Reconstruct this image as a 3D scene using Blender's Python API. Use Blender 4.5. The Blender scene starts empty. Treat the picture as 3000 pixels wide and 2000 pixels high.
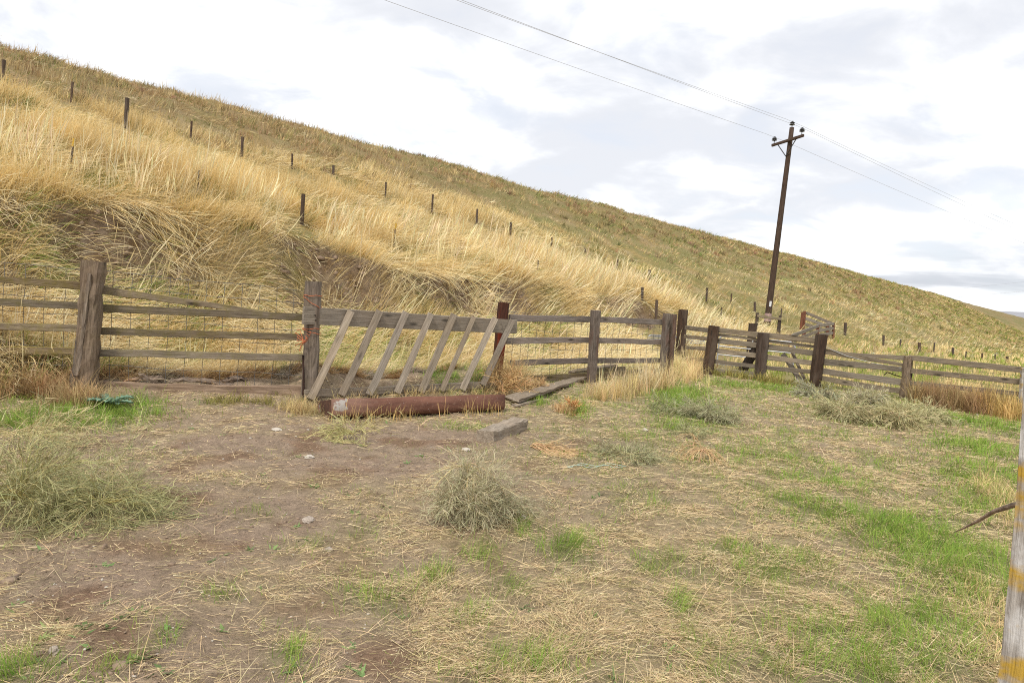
import bpy, math, random
import numpy as np
from mathutils import Vector, Matrix

random.seed(7)
rng = np.random.default_rng(11)
S = bpy.context.scene
COL = S.collection
TAU = math.tau

# ------------------------------------------------------------------ camera
EYE = np.array([0.0, 0.0, 1.6])
ROLL = math.radians(4.5)
PITCH = math.atan(132 / 2000)
F3 = 2000.0                                   # focal length in pixels of a 3000 px wide picture
FWD = np.array([0, math.cos(PITCH), -math.sin(PITCH)])
R0 = np.array([1.0, 0, 0])
U0 = np.array([0, math.sin(PITCH), math.cos(PITCH)])
RIGHT = math.cos(ROLL) * R0 + math.sin(ROLL) * U0
UP = -math.sin(ROLL) * R0 + math.cos(ROLL) * U0
cam = bpy.data.cameras.new('camera')
cam.sensor_width = 36
cam.lens = 24
cam.clip_start = 0.05
cam.clip_end = 20000
co = bpy.data.objects.new('camera', cam)
COL.objects.link(co)
M = Matrix.Identity(4)
for i in range(3):
    M[i][0], M[i][1], M[i][2], M[i][3] = RIGHT[i], UP[i], -FWD[i], EYE[i]
co.matrix_world = M
S.camera = co

# ------------------------------------------------------------------ world, sun, exposure
SUN_EL, SUN_AZ = math.radians(52), math.radians(205)     # high, behind the camera, veiled by cloud
w = bpy.data.worlds.new('World')
S.world = w
w.use_nodes = True
nt = w.node_tree
nt.nodes.clear()


class NT:
    """small helper to write node trees"""
    def __init__(s, tree):
        s.t = tree

    def n(s, typ, **kw):
        nd = s.t.nodes.new(typ)
        ins = kw.pop('ins', {})
        for k, v in kw.items():
            setattr(nd, k, v)
        for k, v in ins.items():
            if isinstance(v, bpy.types.NodeSocket):
                s.t.links.new(v, nd.inputs[k])
            else:
                nd.inputs[k].default_value = v
        return nd

    def math(s, op, a, b=None, clamp=False):
        nd = s.n('ShaderNodeMath', operation=op, use_clamp=clamp)
        for i, v in enumerate((a, b)):
            if v is None:
                continue
            if isinstance(v, bpy.types.NodeSocket):
                s.t.links.new(v, nd.inputs[i])
            else:
                nd.inputs[i].default_value = v
        return nd.outputs[0]

    def mapr(s, v, a, b, c=0.0, d=1.0, smooth=False):
        nd = s.n('ShaderNodeMapRange', clamp=True, ins={'Value': v, 'From Min': a, 'From Max': b, 'To Min': c, 'To Max': d})
        if smooth:
            nd.interpolation_type = 'SMOOTHSTEP'
        return nd.outputs['Result']

    def mix(s, f, a, b, typ='MIX'):
        nd = s.n('ShaderNodeMix', data_type='RGBA', blend_type=typ)
        for i, v in ((0, f), (6, a), (7, b)):
            if isinstance(v, bpy.types.NodeSocket):
                s.t.links.new(v, nd.inputs[i])
            elif i == 0:
                nd.inputs[i].default_value = v
            else:
                nd.inputs[i].default_value = (*v[:3], 1)
        return nd.outputs[2]

    def noise(s, vec, scale, detail=4, rough=0.55, dist=0.0):
        return s.n('ShaderNodeTexNoise', ins={'Vector': vec, 'Scale': scale, 'Detail': detail, 'Roughness': rough, 'Distortion': dist}).outputs[0]

    def mapping(s, vec, scale=(1, 1, 1), loc=(0, 0, 0), rot=(0, 0, 0)):
        return s.n('ShaderNodeMapping', ins={'Vector': vec, 'Scale': scale, 'Location': loc, 'Rotation': rot}).outputs[0]


W = NT(nt)
sky = W.n('ShaderNodeTexSky', sky_type='NISHITA', sun_disc=False, sun_elevation=SUN_EL, sun_rotation=SUN_AZ)
dirv = W.n('ShaderNodeTexCoord').outputs['Generated']
sep = W.n('ShaderNodeSeparateXYZ', ins={0: dirv})
den = W.math('ADD', W.math('MAXIMUM', sep.outputs[2], 0.0), 0.30)
cx = W.math('DIVIDE', sep.outputs[0], den)
cy = W.math('DIVIDE', sep.outputs[1], den)
cv = W.n('ShaderNodeCombineXYZ', ins={0: cx, 1: cy, 2: 0.0}).outputs[0]
cv1 = W.mapping(cv, (1.0, 1.25, 1), (2.7, 0.4, 0), (0, 0, 0.5))
n1 = W.noise(cv1, 1.35, 5, 0.48, 0.7)
n2 = W.noise(W.mapping(cv, (1.4, 1.7, 1), (7.3, 3.1, 0), (0, 0, 0.25)), 2.4, 6, 0.55, 0.3)
cl = W.math('ADD', W.math('MULTIPLY', n1, 0.62), W.math('MULTIPLY', n2, 0.38))
shade = W.mapr(cl, 0.40, 0.60, 0, 1, True)           # 0 = grey underside, 1 = bright
white = W.mix(W.mapr(n2, 0.38, 0.6), (5.1, 5.2, 5.4), (7.4, 7.4, 7.35))
cloud = W.mix(shade, (4.3, 4.4, 4.65), white)
low = W.mapr(sep.outputs[2], 0.02, 0.15, 1, 0, True)  # long grey banks towards the horizon, all round
bands = W.noise(W.mapping(dirv, (1.1, 1.1, 15), (0.3, 1.7, 0.55)), 2.2, 5, 0.55, 0.25)
cloud = W.mix(W.math('MULTIPLY', low, W.mapr(bands, 0.42, 0.60, 0.0, 1.0, True)), cloud, (2.9, 3.05, 3.4))
thin = W.mapr(n2, 0.30, 0.46, 0.86, 0.97)
allsky = W.mix(thin, sky.outputs[0], cloud)
bg = W.n('ShaderNodeBackground', ins={'Color': allsky, 'Strength': 0.1})
nt.links.new(bg.outputs[0], W.n('ShaderNodeOutputWorld').inputs[0])

sl = bpy.data.lights.new('sun', 'SUN')
sl.energy = 1.5
sl.angle = math.radians(10)
sl.color = (1.0, 0.95, 0.88)
so = bpy.data.objects.new('sun', sl)
COL.objects.link(so)
sd = Vector((math.sin(SUN_AZ) * math.cos(SUN_EL), math.cos(SUN_AZ) * math.cos(SUN_EL), math.sin(SUN_EL)))
so.rotation_euler = sd.to_track_quat('Z', 'Y').to_euler()
so.location = (0, -5, 20)

S.view_settings.view_transform = 'Standard'
S.view_settings.look = 'None'
S.view_settings.gamma = 1
S.view_settings.use_curve_mapping = False
S.view_settings.exposure = 1.0
S.render.engine = 'CYCLES'
S.cycles.max_bounces = 8
S.cycles.diffuse_bounces = 6
S.cycles.filter_width = 1.05
S.cycles.glossy_bounces = 2
S.cycles.transmission_bounces = 3
S.cycles.transparent_max_bounces = 4
S.cycles.use_denoising = False


# ------------------------------------------------------------------ numpy noise
_perm = np.random.default_rng(5).permutation(4096)
_gx = np.cos(np.random.default_rng(6).random(4096) * TAU)
_gy = np.sin(np.random.default_rng(6).random(4096) * TAU)


def perlin(x, y, seed=0):
    x = np.asarray(x, float) + seed * 17.31
    y = np.asarray(y, float) - seed * 9.77
    xi = np.floor(x).astype(int)
    yi = np.floor(y).astype(int)
    fx, fy = x - xi, y - yi
    u = fx * fx * fx * (fx * (fx * 6 - 15) + 10)
    v = fy * fy * fy * (fy * (fy * 6 - 15) + 10)

    def g(i, j, dx, dy):
        h = _perm[(_perm[(xi + i) & 4095] + yi + j) & 4095]
        return _gx[h] * dx + _gy[h] * dy
    a = g(0, 0, fx, fy)
    b = g(1, 0, fx - 1, fy)
    c = g(0, 1, fx, fy - 1)
    d = g(1, 1, fx - 1, fy - 1)
    return (a + u * (b - a) + v * (c + u * (d - c) - a - u * (b - a))) * 1.5


def fbm(x, y, seed=0, oct=3):
    r = 0
    a = 1.0
    f = 1.0
    for i in range(oct):
        r = r + a * perlin(x * f, y * f, seed + i * 3)
        a *= 0.5
        f *= 2.03
    return r


def sstep(a, b, x):
    q = np.clip((np.asarray(x, float) - a) / (b - a), 0, 1)
    return q * q * (3 - 2 * q)


# ------------------------------------------------------------------ terrain
UX, UY = 0.665, 0.747                         # the hill's foot runs along (UX, UY)
BERMS = []                                    # (ax, ay, bx, by, width, height)


def ts(x, y):
    return UX * x + UY * y, -UY * x + UX * y


def xy(t, s):
    return UX * t - UY * s, UY * t + UX * s


def lip(t):
    return np.interp(t, [-40, 0, 5, 10, 17, 25, 36, 60, 120, 400], [2.9, 2.55, 2.4, 2.1, 1.75, 1.15, 0.75, 0.35, -0.2, -3])


def scar(t, s):
    """bare cut bank mask"""
    sw = s + 0.45 * perlin(t * 0.33, 0 * t, 4) + 0.15 * perlin(t * 1.3, 0 * t, 5)
    m = sstep(10.85, 11.15, sw) * (1 - sstep(11.75, 11.95, sw))
    along = sstep(-0.5, -0.2, perlin(t * 0.30, s * 0.05, 9) + 0.10) * (1 - sstep(19, 24, t))
    return m * along * sstep(-0.55, 0.05, fbm(t * 0.9, s * 1.4, 17, 3) + 0.12)


def height(x, y):
    x = np.asarray(x, float)
    y = np.asarray(y, float)
    t, s = ts(x, y)
    g0 = -0.010 * np.clip(t - 17, 0, 120)
    zl = lip(t)
    sw = s + 0.45 * perlin(t * 0.33, 0 * t, 4) + 0.15 * perlin(t * 1.3, 0 * t, 5)
    foot = 9.6 - 0.5 * sstep(12, 24, t)
    q1 = np.clip((sw - foot) / (11.45 - foot), 0, 1)
    lower = q1 ** 1.25 * 0.66
    face = sstep(11.35, 11.9, sw) * 0.34
    steep = lower + face
    soft = sstep(foot - 2.5, 13.2, sw)
    k = sstep(16, 30, t)
    bankp = steep * (1 - k) + soft * k
    q = (s - 11.8) / 30.2
    a = 1.10 * q
    b = 1.03 - 0.25 * np.clip(q - 1, 0, 9)
    kk = 0.16
    h = np.clip(0.5 + 0.5 * (b - a) / kk, 0, 1)
    f = b * (1 - h) + a * h - kk * h * (1 - h)
    f = np.where(q > 0, f, 0)
    hill = (11.35 - zl) * np.clip(f, 0, 2)
    hill = hill * (1 - 0.9 * sstep(600, 1100, t))
    rough = sstep(9, 13, s)
    z = g0 + (zl - g0) * bankp + hill
    z = z + rough * (0.28 * perlin(x / 7, y / 7, 1) + 0.16 * perlin(x / 2.3, y / 2.3, 2) + (0.07 + 0.07 * sstep(18, 32, t)) * perlin(x / 0.8, y / 0.8, 3))
    near = np.exp(-((x * x + y * y) / 900))
    z = z + near * (1 - rough) * (0.035 * perlin(x / 1.7, y / 1.7, 11) + 0.026 * perlin(x / 0.45, y / 0.45, 12) + 0.014 * perlin(x / 0.16, y / 0.16, 13))
    for (ax, ay, bx, by, wd, hh) in BERMS:
        dx, dy = bx - ax, by - ay
        tt = np.clip(((x - ax) * dx + (y - ay) * dy) / (dx * dx + dy * dy), 0, 1)
        d2 = (x - ax - tt * dx) ** 2 + (y - ay - tt * dy) ** 2
        z = z + hh * np.exp(-d2 / (2 * wd * wd)) * (1 + 0.35 * perlin(x / 0.5, y / 0.5, 21))
    # far away everything sinks gently to the valley
    return z


def ray(px, py):
    d = FWD + RIGHT * (px - 1500) / F3 + UP * (1000 - py) / F3
    return d


def P(px, py, Y):
    """the point at depth Y (along the view's ground direction) seen at a picture position"""
    d = ray(px, py)
    return EYE + d * (Y / d[1])


def on_plane(px, py, A, B, off=0.0):
    """the point of the vertical plane through plan points A, B (shifted by off away from the eye) at a picture position"""
    A = np.array(A[:2], float)
    B = np.array(B[:2], float)
    n = np.array([-(B - A)[1], (B - A)[0]])
    n /= np.linalg.norm(n)
    if n @ A < 0:
        n = -n
    d = ray(px, py)
    k = (n @ A + off) / (n @ d[:2])
    return EYE + d * k


def at_ground(px, py, far=400):
    d = ray(px, py)
    k = 1.5
    last = k
    while k < far:
        p = EYE + d * k
        if p[2] < height(p[0], p[1]):
            lo, hi = last, k
            for _ in range(24):
                m = 0.5 * (lo + hi)
                p = EYE + d * m
                if p[2] < height(p[0], p[1]):
                    hi = m
                else:
                    lo = m
            return EYE + d * hi
        last = k
        k *= 1.01
    return EYE + d * far


def gz(x, y):
    return float(height(x, y))


def project(x, y, z):
    v = np.stack([np.asarray(x, float) - EYE[0], np.asarray(y, float) - EYE[1], np.asarray(z, float) - EYE[2]], -1)
    dep = v @ FWD
    return 1500 + F3 * (v @ RIGHT) / dep, 1000 - F3 * (v @ UP) / dep, dep


BERMS += [(-7.6, 7.75, -2.7, 9.3, 0.28, 0.24), (-2.7, 9.5, -0.1, 12.0, 0.35, 0.26), (0.1, 11.6, 3.4, 14.7, 0.3, 0.06)]


# ------------------------------------------------------------------ materials
def new_mat(name):
    m = bpy.data.materials.new(name)
    m.use_nodes = True
    m.node_tree.nodes.clear()
    return m, NT(m.node_tree)


def finish(m, T, shader):
    T.t.links.new(shader, T.n('ShaderNodeOutputMaterial').inputs[0])
    return m


def mat_wood(name, dark, light, moss=0.0, stain=None, rough=0.85, stain_amt=0.5, grain=1.0, mossc=(0.16, 0.13, 0.025)):
    m, T = new_mat(name)
    tc = T.n('ShaderNodeTexCoord').outputs['Object']
    rnd = T.n('ShaderNodeObjectInfo').outputs['Random']
    off = T.n('ShaderNodeCombineXYZ', ins={0: T.math('MULTIPLY', rnd, 37.0), 1: T.math('MULTIPLY', rnd, 91.0), 2: T.math('MULTIPLY', rnd, 53.0)}).outputs[0]
    v = T.n('ShaderNodeVectorMath', operation='ADD', ins={0: tc, 1: off}).outputs[0]
    g1 = T.noise(T.mapping(v, (1.3, 26 * grain, 26 * grain)), 2.0, 6, 0.62, 0.4)
    g2 = T.noise(T.mapping(v, (2.2, 75 * grain, 75 * grain)), 2.0, 4, 0.6, 0.2)
    blot = T.noise(v, 2.6, 4, 0.6)
    col = T.mix(T.mapr(g1, 0.32, 0.68), dark, light)
    col = T.mix(T.mapr(g2, 0.30, 0.46, 0.75, 0), col, tuple(c * 0.35 for c in dark))
    col = T.mix(T.mapr(blot, 0.35, 0.7, 0.0, 0.45), col, tuple(0.5 * (a + b) * k for a, b, k in zip(dark, light, (1.12, 1.0, 0.9))))
    vo = T.n('ShaderNodeTexVoronoi', feature='F1', ins={'Vector': T.mapping(v, (1.6, 5.5, 5.5)), 'Scale': 1.0})
    knot = T.mapr(vo.outputs['Distance'], 0.07, 0.17, 0.85, 0)
    col = T.mix(knot, col, tuple(c * 0.3 for c in dark))
    if stain:
        sm = T.noise(T.mapping(v, (0.8, 3, 3)), 1.5, 3, 0.5)
        col = T.mix(T.mapr(sm, 0.48, 0.60, 0, stain_amt), col, stain)
    if moss:
        ge = T.n('ShaderNodeNewGeometry').outputs['Normal']
        nz = T.n('ShaderNodeSeparateXYZ', ins={0: ge}).outputs[2]
        mn = T.noise(v, 9.0, 5, 0.65)
        f = T.math('MULTIPLY', T.mapr(T.math('ADD', T.math('MULTIPLY', nz, 0.22), mn), 0.45, 0.78), moss, True)
        col = T.mix(f, col, mossc)
    hv = T.n('ShaderNodeHueSaturation', ins={'Color': col, 'Value': T.mapr(rnd, 0, 1, 0.78, 1.2), 'Saturation': T.mapr(T.math('FRACT', T.math('MULTIPLY', rnd, 7.0)), 0, 1, 0.8, 1.15)}).outputs[0]
    bh = T.math('ADD', T.math('MULTIPLY', g1, 0.5), T.math('MULTIPLY', g2, 0.6))
    bp = T.n('ShaderNodeBump', ins={'Height': bh, 'Strength': 0.8, 'Distance': 0.012}).outputs[0]
    pr = T.n('ShaderNodeBsdfPrincipled', ins={'Base Color': hv, 'Roughness': rough, 'Specular IOR Level': 0.25, 'Normal': bp})
    return finish(m, T, pr.outputs[0])


def mat_flat(name, c, rough=0.6, metal=0.0, var=0.25, scale=12, c2=None):
    m, T = new_mat(name)
    tc = T.n('ShaderNodeTexCoord').outputs['Object']
    n = T.noise(tc, scale, 5, 0.6)
    c2 = c2 or tuple(k * (1 - var) for k in c)
    col = T.mix(T.mapr(n, 0.35, 0.65), c2, c)
    bp = T.n('ShaderNodeBump', ins={'Height': n, 'Strength': 0.3, 'Distance': 0.004}).outputs[0]
    pr = T.n('ShaderNodeBsdfPrincipled', ins={'Base Color': col, 'Roughness': rough, 'Metallic': metal, 'Normal': bp})
    return finish(m, T, pr.outputs[0])


def mat_blade(name, transl=0.28):
    m, T = new_mat(name)
    c = T.n('ShaderNodeVertexColor', layer_name='tint').outputs[0]
    d = T.n('ShaderNodeBsdfDiffuse', ins={'Color': c}).outputs[0]
    t = T.n('ShaderNodeBsdfTranslucent', ins={'Color': c}).outputs[0]
    mx = T.n('ShaderNodeMixShader', ins={0: transl, 1: d, 2: t}).outputs[0]
    return finish(m, T, mx)


def mat_terrain(name):
    m, T = new_mat(name)
    c = T.n('ShaderNodeVertexColor', layer_name='tint').outputs[0]
    pos = T.n('ShaderNodeNewGeometry').outputs['Position']
    a = T.noise(pos, 7.0, 6, 0.65)
    b = T.noise(pos, 38.0, 5, 0.7)
    cc = T.noise(pos, 190.0, 3, 0.7)
    val = T.math('ADD', T.math('ADD', T.math('MULTIPLY', a, 0.7), T.math('MULTIPLY', b, 0.7)), T.math('MULTIPLY', cc, 0.6))
    v = T.mapr(val, 0.68, 1.32, 0.38, 1.55)
    col = T.n('ShaderNodeMix', data_type='RGBA', blend_type='MULTIPLY')
    T.t.links.new(c, col.inputs[6])
    vc = T.n('ShaderNodeCombineColor', ins={0: v, 1: v, 2: v}).outputs[0]
    T.t.links.new(vc, col.inputs[7])
    col.inputs[0].default_value = 1.0
    # thin fallen straw that is too fine to be geometry
    st = T.noise(T.mapping(pos, (16, 90, 30), rot=(0, 0, 0.5)), 1.0, 3, 0.6, 1.2)
    st2 = T.noise(T.mapping(pos, (16, 90, 30), rot=(0, 0, 2.1)), 1.0, 3, 0.6, 1.2)
    fl = T.math('MAXIMUM', T.mapr(st, 0.60, 0.68), T.mapr(st2, 0.60, 0.68))
    c3 = T.mix(T.math('MULTIPLY', fl, 0.35), col.outputs[2], (0.42, 0.33, 0.20))
    h = T.math('ADD', T.math('MULTIPLY', a, 0.5), T.math('ADD', T.math('MULTIPLY', b, 0.35), T.math('MULTIPLY', cc, 0.15)))
    bp = T.n('ShaderNodeBump', ins={'Height': h, 'Strength': 1.0, 'Distance': 0.08}).outputs[0]
    pr = T.n('ShaderNodeBsdfPrincipled', ins={'Base Color': c3, 'Roughness': 0.95, 'Specular IOR Level': 0.1, 'Normal': bp})
    return finish(m, T, pr.outputs[0])


def mat_rust():
    m, T = new_mat('rusty_steel')
    tc = T.n('ShaderNodeTexCoord').outputs['Object']
    a = T.noise(T.mapping(tc, (1.2, 6, 6)), 2.0, 6, 0.62, 0.4)
    b = T.noise(tc, 26, 5, 0.65)
    col = T.mix(T.mapr(a, 0.35, 0.66), (0.100, 0.042, 0.027), (0.205, 0.095, 0.062))
    col = T.mix(T.mapr(b, 0.55, 0.72, 0, 0.6), col, (0.22, 0.13, 0.09))
    col = T.mix(T.mapr(b, 0.25, 0.40, 0.6, 0), col, (0.05, 0.02, 0.013))
    spk = T.noise(tc, 60, 2, 0.5)
    col = T.mix(T.mapr(spk, 0.72, 0.76), col, (0.5, 0.45, 0.4))
    # a flaking patch of old white paint near the left end
    sp = T.n('ShaderNodeSeparateXYZ', ins={0: tc})
    pn = T.noise(tc, 16, 5, 0.62)
    dx = T.math('ABSOLUTE', T.math('SUBTRACT', sp.outputs[0], 0.10))
    dz = T.math('ABSOLUTE', T.math('SUBTRACT', sp.outputs[2], 0.150))
    inside = T.math('MAXIMUM', T.math('DIVIDE', dx, 0.085), T.math('DIVIDE', dz, 0.065))
    pm = T.mapr(T.math('ADD', inside, T.math('MULTIPLY', T.math('SUBTRACT', pn, 0.5), 2.6)), 0.86, 0.98, 1, 0)
    pale = T.mapr(T.math('ADD', T.math('DIVIDE', dx, 0.42), T.math('MULTIPLY', T.math('SUBTRACT', b, 0.5), 2.0)), 0.6, 1.2, 0.35, 0)
    col = T.mix(pale, col, (0.30, 0.19, 0.14))
    col = T.mix(T.math('MULTIPLY', pm, T.mapr(b, 0.36, 0.46)), col, (0.34, 0.31, 0.28))
    bp = T.n('ShaderNodeBump', ins={'Height': T.math('ADD', a, b), 'Strength': 0.5, 'Distance': 0.008}).outputs[0]
    pr = T.n('ShaderNodeBsdfPrincipled', ins={'Base Color': col, 'Roughness': 0.72, 'Specular IOR Level': 0.3, 'Normal': bp})
    return finish(m, T, pr.outputs[0])


def mat_lichen_post():
    m, T = new_mat('lichened_wood')
    tc = T.n('ShaderNodeTexCoord').outputs['Object']
    g = T.noise(T.mapping(tc, (2.2, 30, 30)), 2.0, 6, 0.62, 0.3)
    a = T.noise(T.mapping(tc, (3.0, 3, 3)), 2.4, 5, 0.6)
    l = T.noise(T.mapping(tc, (2.4, 1.2, 1.2), (3.1, 0, 0)), 2.6, 5, 0.6)
    col = T.mix(T.mapr(g, 0.3, 0.7), (0.22, 0.19, 0.16), (0.52, 0.48, 0.43))
    col = T.mix(T.mapr(a, 0.5, 0.62, 0, 0.75), col, (0.62, 0.60, 0.57))
    col = T.mix(T.mapr(a, 0.30, 0.42, 0.7, 0), col, (0.13, 0.10, 0.08))
    col = T.mix(T.mapr(l, 0.53, 0.60, 0, 0.9), col, (0.46, 0.28, 0.02))
    bp = T.n('ShaderNodeBump', ins={'Height': T.math('ADD', g, l), 'Strength': 0.8, 'Distance': 0.01}).outputs[0]
    pr = T.n('ShaderNodeBsdfPrincipled', ins={'Base Color': col, 'Roughness': 0.9, 'Specular IOR Level': 0.2, 'Normal': bp})
    return finish(m, T, pr.outputs[0])


MOSSY = mat_wood('mossy_board', (0.090, 0.068, 0.045), (0.290, 0.232, 0.155), moss=0.8)
POSTW = mat_wood('weathered_post', (0.075, 0.055, 0.040), (0.26, 0.205, 0.155), moss=0.15, grain=0.8)
PANEL = mat_wood('grey_board', (0.150, 0.125, 0.098), (0.37, 0.315, 0.25), moss=0.12, grain=1.1)
GREY = mat_wood('silver_board', (0.105, 0.088, 0.077), (0.285, 0.243, 0.215), moss=0.08)
TIE = mat_wood('creosoted_post', (0.018, 0.012, 0.009), (0.085, 0.055, 0.038), stain=(0.11, 0.085, 0.065), stain_amt=0.5)
REDW = mat_wood('red_stained_post', (0.020, 0.010, 0.007), (0.085, 0.034, 0.022), stain=(0.12, 0.022, 0.012), stain_amt=0.8)
P3W = mat_wood('streaked_post', (0.090, 0.068, 0.052), (0.27, 0.22, 0.18), stain=(0.14, 0.06, 0.035), stain_amt=0.55)
CORR = mat_wood('corral_board', (0.100, 0.082, 0.062), (0.32, 0.268, 0.20), moss=0.12)
TIMB = mat_wood('old_timber', (0.12, 0.098, 0.076), (0.33, 0.285, 0.23), grain=0.7)
SCRAP = mat_wood('scrap_board', (0.11, 0.08, 0.06), (0.36, 0.30, 0.24), moss=0.2)
HPOST = mat_wood('hill_post', (0.030, 0.021, 0.015), (0.14, 0.10, 0.075))
POLEW = mat_wood('pole_wood', (0.026, 0.017, 0.012), (0.085, 0.056, 0.040), grain=0.5)
RUSTP = mat_flat('rust_paint', (0.22, 0.075, 0.03), 0.8, c2=(0.09, 0.035, 0.02))
RUST = mat_rust()
RUSTD = mat_flat('dark_rust', (0.11, 0.05, 0.03), 0.8, c2=(0.05, 0.022, 0.015))
LICHEN = mat_lichen_post()
GALV = mat_flat('galvanised_pipe', (0.48, 0.49, 0.50), 0.45, 0.35, 0.3)
WIRE = mat_flat('old_wire', (0.17, 0.16, 0.15), 0.6, 0.4)
CABLE = mat_flat('power_cable', (0.40, 0.40, 0.41), 0.6, 0.2)
TPOST = mat_flat('steel_stake', (0.09, 0.065, 0.05), 0.7, 0.2)
YELLOW = mat_flat('yellow_paint', (0.55, 0.34, 0.03), 0.7)
BLACK = mat_flat('glazed_black', (0.018, 0.017, 0.018), 0.3)
ORANGE = mat_flat('orange_twine', (0.55, 0.16, 0.06), 0.8)
PALEGREEN = mat_flat('pale_green_twine', (0.42, 0.55, 0.46), 0.8)
PINK = mat_flat('pink_marker', (0.40, 0.27, 0.25), 0.7)
WHITE = mat_flat('white_tag', (0.70, 0.71, 0.72), 0.6)
BLADE = mat_blade('dry_grass', 0.25)
GREENB = mat_blade('green_grass', 0.35)
TWIG = mat_blade('dry_twigs', 0.05)
LEAF = mat_blade('thistle_leaf', 0.15)
DIRT = mat_terrain('soil_and_litter')
STONE = mat_flat('pale_stone', (0.40, 0.34, 0.28), 0.9, scale=30, c2=(0.24, 0.19, 0.15))
STONEW = mat_flat('white_stone', (0.48, 0.42, 0.35), 0.9, scale=30, c2=(0.42, 0.38, 0.32))
CLOD = mat_flat('soil_clod', (0.29, 0.21, 0.145), 0.95, scale=20, c2=(0.17, 0.115, 0.075))
BARK = mat_wood('rotten_bark', (0.11, 0.070, 0.045), (0.42, 0.31, 0.22), grain=0.6)
FARHILL = mat_flat('hazy_rangeland', (0.29, 0.29, 0.31), 0.95, scale=0.01, var=0.15)  # grey-blue of the distance haze painted into the hill colour; no air is built


# ------------------------------------------------------------------ object helpers
def tag(o, label=None, cat=None, group=None, kind=None):
    if label:
        o['label'] = label
    if cat:
        o['category'] = cat
    if group:
        o['group'] = group
    if kind:
        o['kind'] = kind
    return o


def thing(name, loc, label, cat, group=None):
    o = bpy.data.objects.new(name, None)
    o.empty_display_size = 0.1
    COL.objects.link(o)
    o.location = tuple(float(v) for v in loc)
    return tag(o, label, cat, group)


def place(o, mat4, parent=None):
    if parent is not None:
        o.parent = parent
        o.matrix_basis = Matrix.Translation(-parent.location) @ mat4
    else:
        o.matrix_world = mat4
    COL.objects.link(o)
    return o


def np_mesh(name, V, quads=None, tris=None, mat=None, tint=None, smooth=False):
    me = bpy.data.meshes.new(name)
    V = np.asarray(V, np.float32).reshape(-1, 3)
    nq = 0 if quads is None else len(quads)
    n3 = 0 if tris is None else len(tris)
    me.vertices.add(len(V))
    me.vertices.foreach_set('co', V.ravel())
    loops = []
    if nq:
        loops.append(np.asarray(quads, np.int32).ravel())
    if n3:
        loops.append(np.asarray(tris, np.int32).ravel())
    loops = np.concatenate(loops)
    me.loops.add(len(loops))
    me.loops.foreach_set('vertex_index', loops)
    me.polygons.add(nq + n3)
    starts = np.concatenate([np.arange(nq) * 4, nq * 4 + np.arange(n3) * 3]).astype(np.int32)
    me.polygons.foreach_set('loop_start', starts)
    if smooth:
        me.polygons.foreach_set('use_smooth', np.ones(nq + n3, bool))
    if tint is not None:
        ca = me.color_attributes.new('tint', 'FLOAT_COLOR', 'POINT')
        T4 = np.ones((len(V), 4), np.float32)
        T4[:, :3] = np.asarray(tint, np.float32).reshape(-1, 3)
        ca.data.foreach_set('color', T4.ravel())
    me.update(calc_edges=True)
    if mat:
        me.materials.append(mat)
    return me


def obj_np(name, V, quads=None, tris=None, mat=None, tint=None, smooth=False, parent=None, origin=None):
    V = np.asarray(V, float).reshape(-1, 3)
    if origin is None:
        origin = parent.location if parent is not None else (0, 0, 0)
    origin = np.array([float(c) for c in origin])
    me = np_mesh(name, V - origin, quads, tris, mat, tint, smooth)
    o = bpy.data.objects.new(name, me)
    return place(o, Matrix.Translation(Vector(origin)), parent)


def beam_mesh(L, wy, hz_, rnd, nseg=None, warp=0.008, rough=0.004, taper=(1, 1), bev=0.12, ragged=0.0, split=False):
    """a sawn board along +X: wy thick (Y), hz_ high (Z), with worn edges, warp and rough ends"""
    nseg = nseg or max(3, min(16, int(L / 0.22)))
    b = bev * min(wy, hz_)
    y, z = wy / 2, hz_ / 2
    sec = [(-y + b, -z), (y - b, -z), (y, -z + b), (y, z - b), (y - b, z), (-y + b, z), (-y, z - b), (-y, -z + b)]
    V, ph = [], [rnd.uniform(0, TAU) for _ in range(4)]
    fr = [rnd.uniform(0.6, 1.7) for _ in range(4)]
    for i in range(nseg + 1):
        u = i / nseg
        k = taper[0] + (taper[1] - taper[0]) * u
        oy = warp * math.sin(fr[0] * u * TAU * 0.5 + ph[0])
        oz = warp * math.sin(fr[1] * u * TAU * 0.5 + ph[1])
        tw = 0.04 * math.sin(fr[2] * u * 3 + ph[2])
        for (a, c) in sec:
            a2 = a * (0.5 + 0.5 * k) if not split else a
            c2 = c * k
            ex = 0.0
            if i in (0, nseg):
                ex = rnd.uniform(-1, 1) * ragged
            V.append((u * L + ex, a2 - tw * c2 + oy + rnd.uniform(-rough, rough), c2 + tw * a2 + oz + rnd.uniform(-rough, rough)))
    Fq = []
    for i in range(nseg):
        for j in range(8):
            j2 = (j + 1) % 8
            Fq.append((i * 8 + j, i * 8 + j2, (i + 1) * 8 + j2, (i + 1) * 8 + j))
    me = bpy.data.meshes.new('board')
    e0 = tuple(range(7, -1, -1))
    e1 = tuple(nseg * 8 + j for j in range(8))
    me.from_pydata(V, [], Fq + [e0, e1])
    me.update()
    return me


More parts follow.
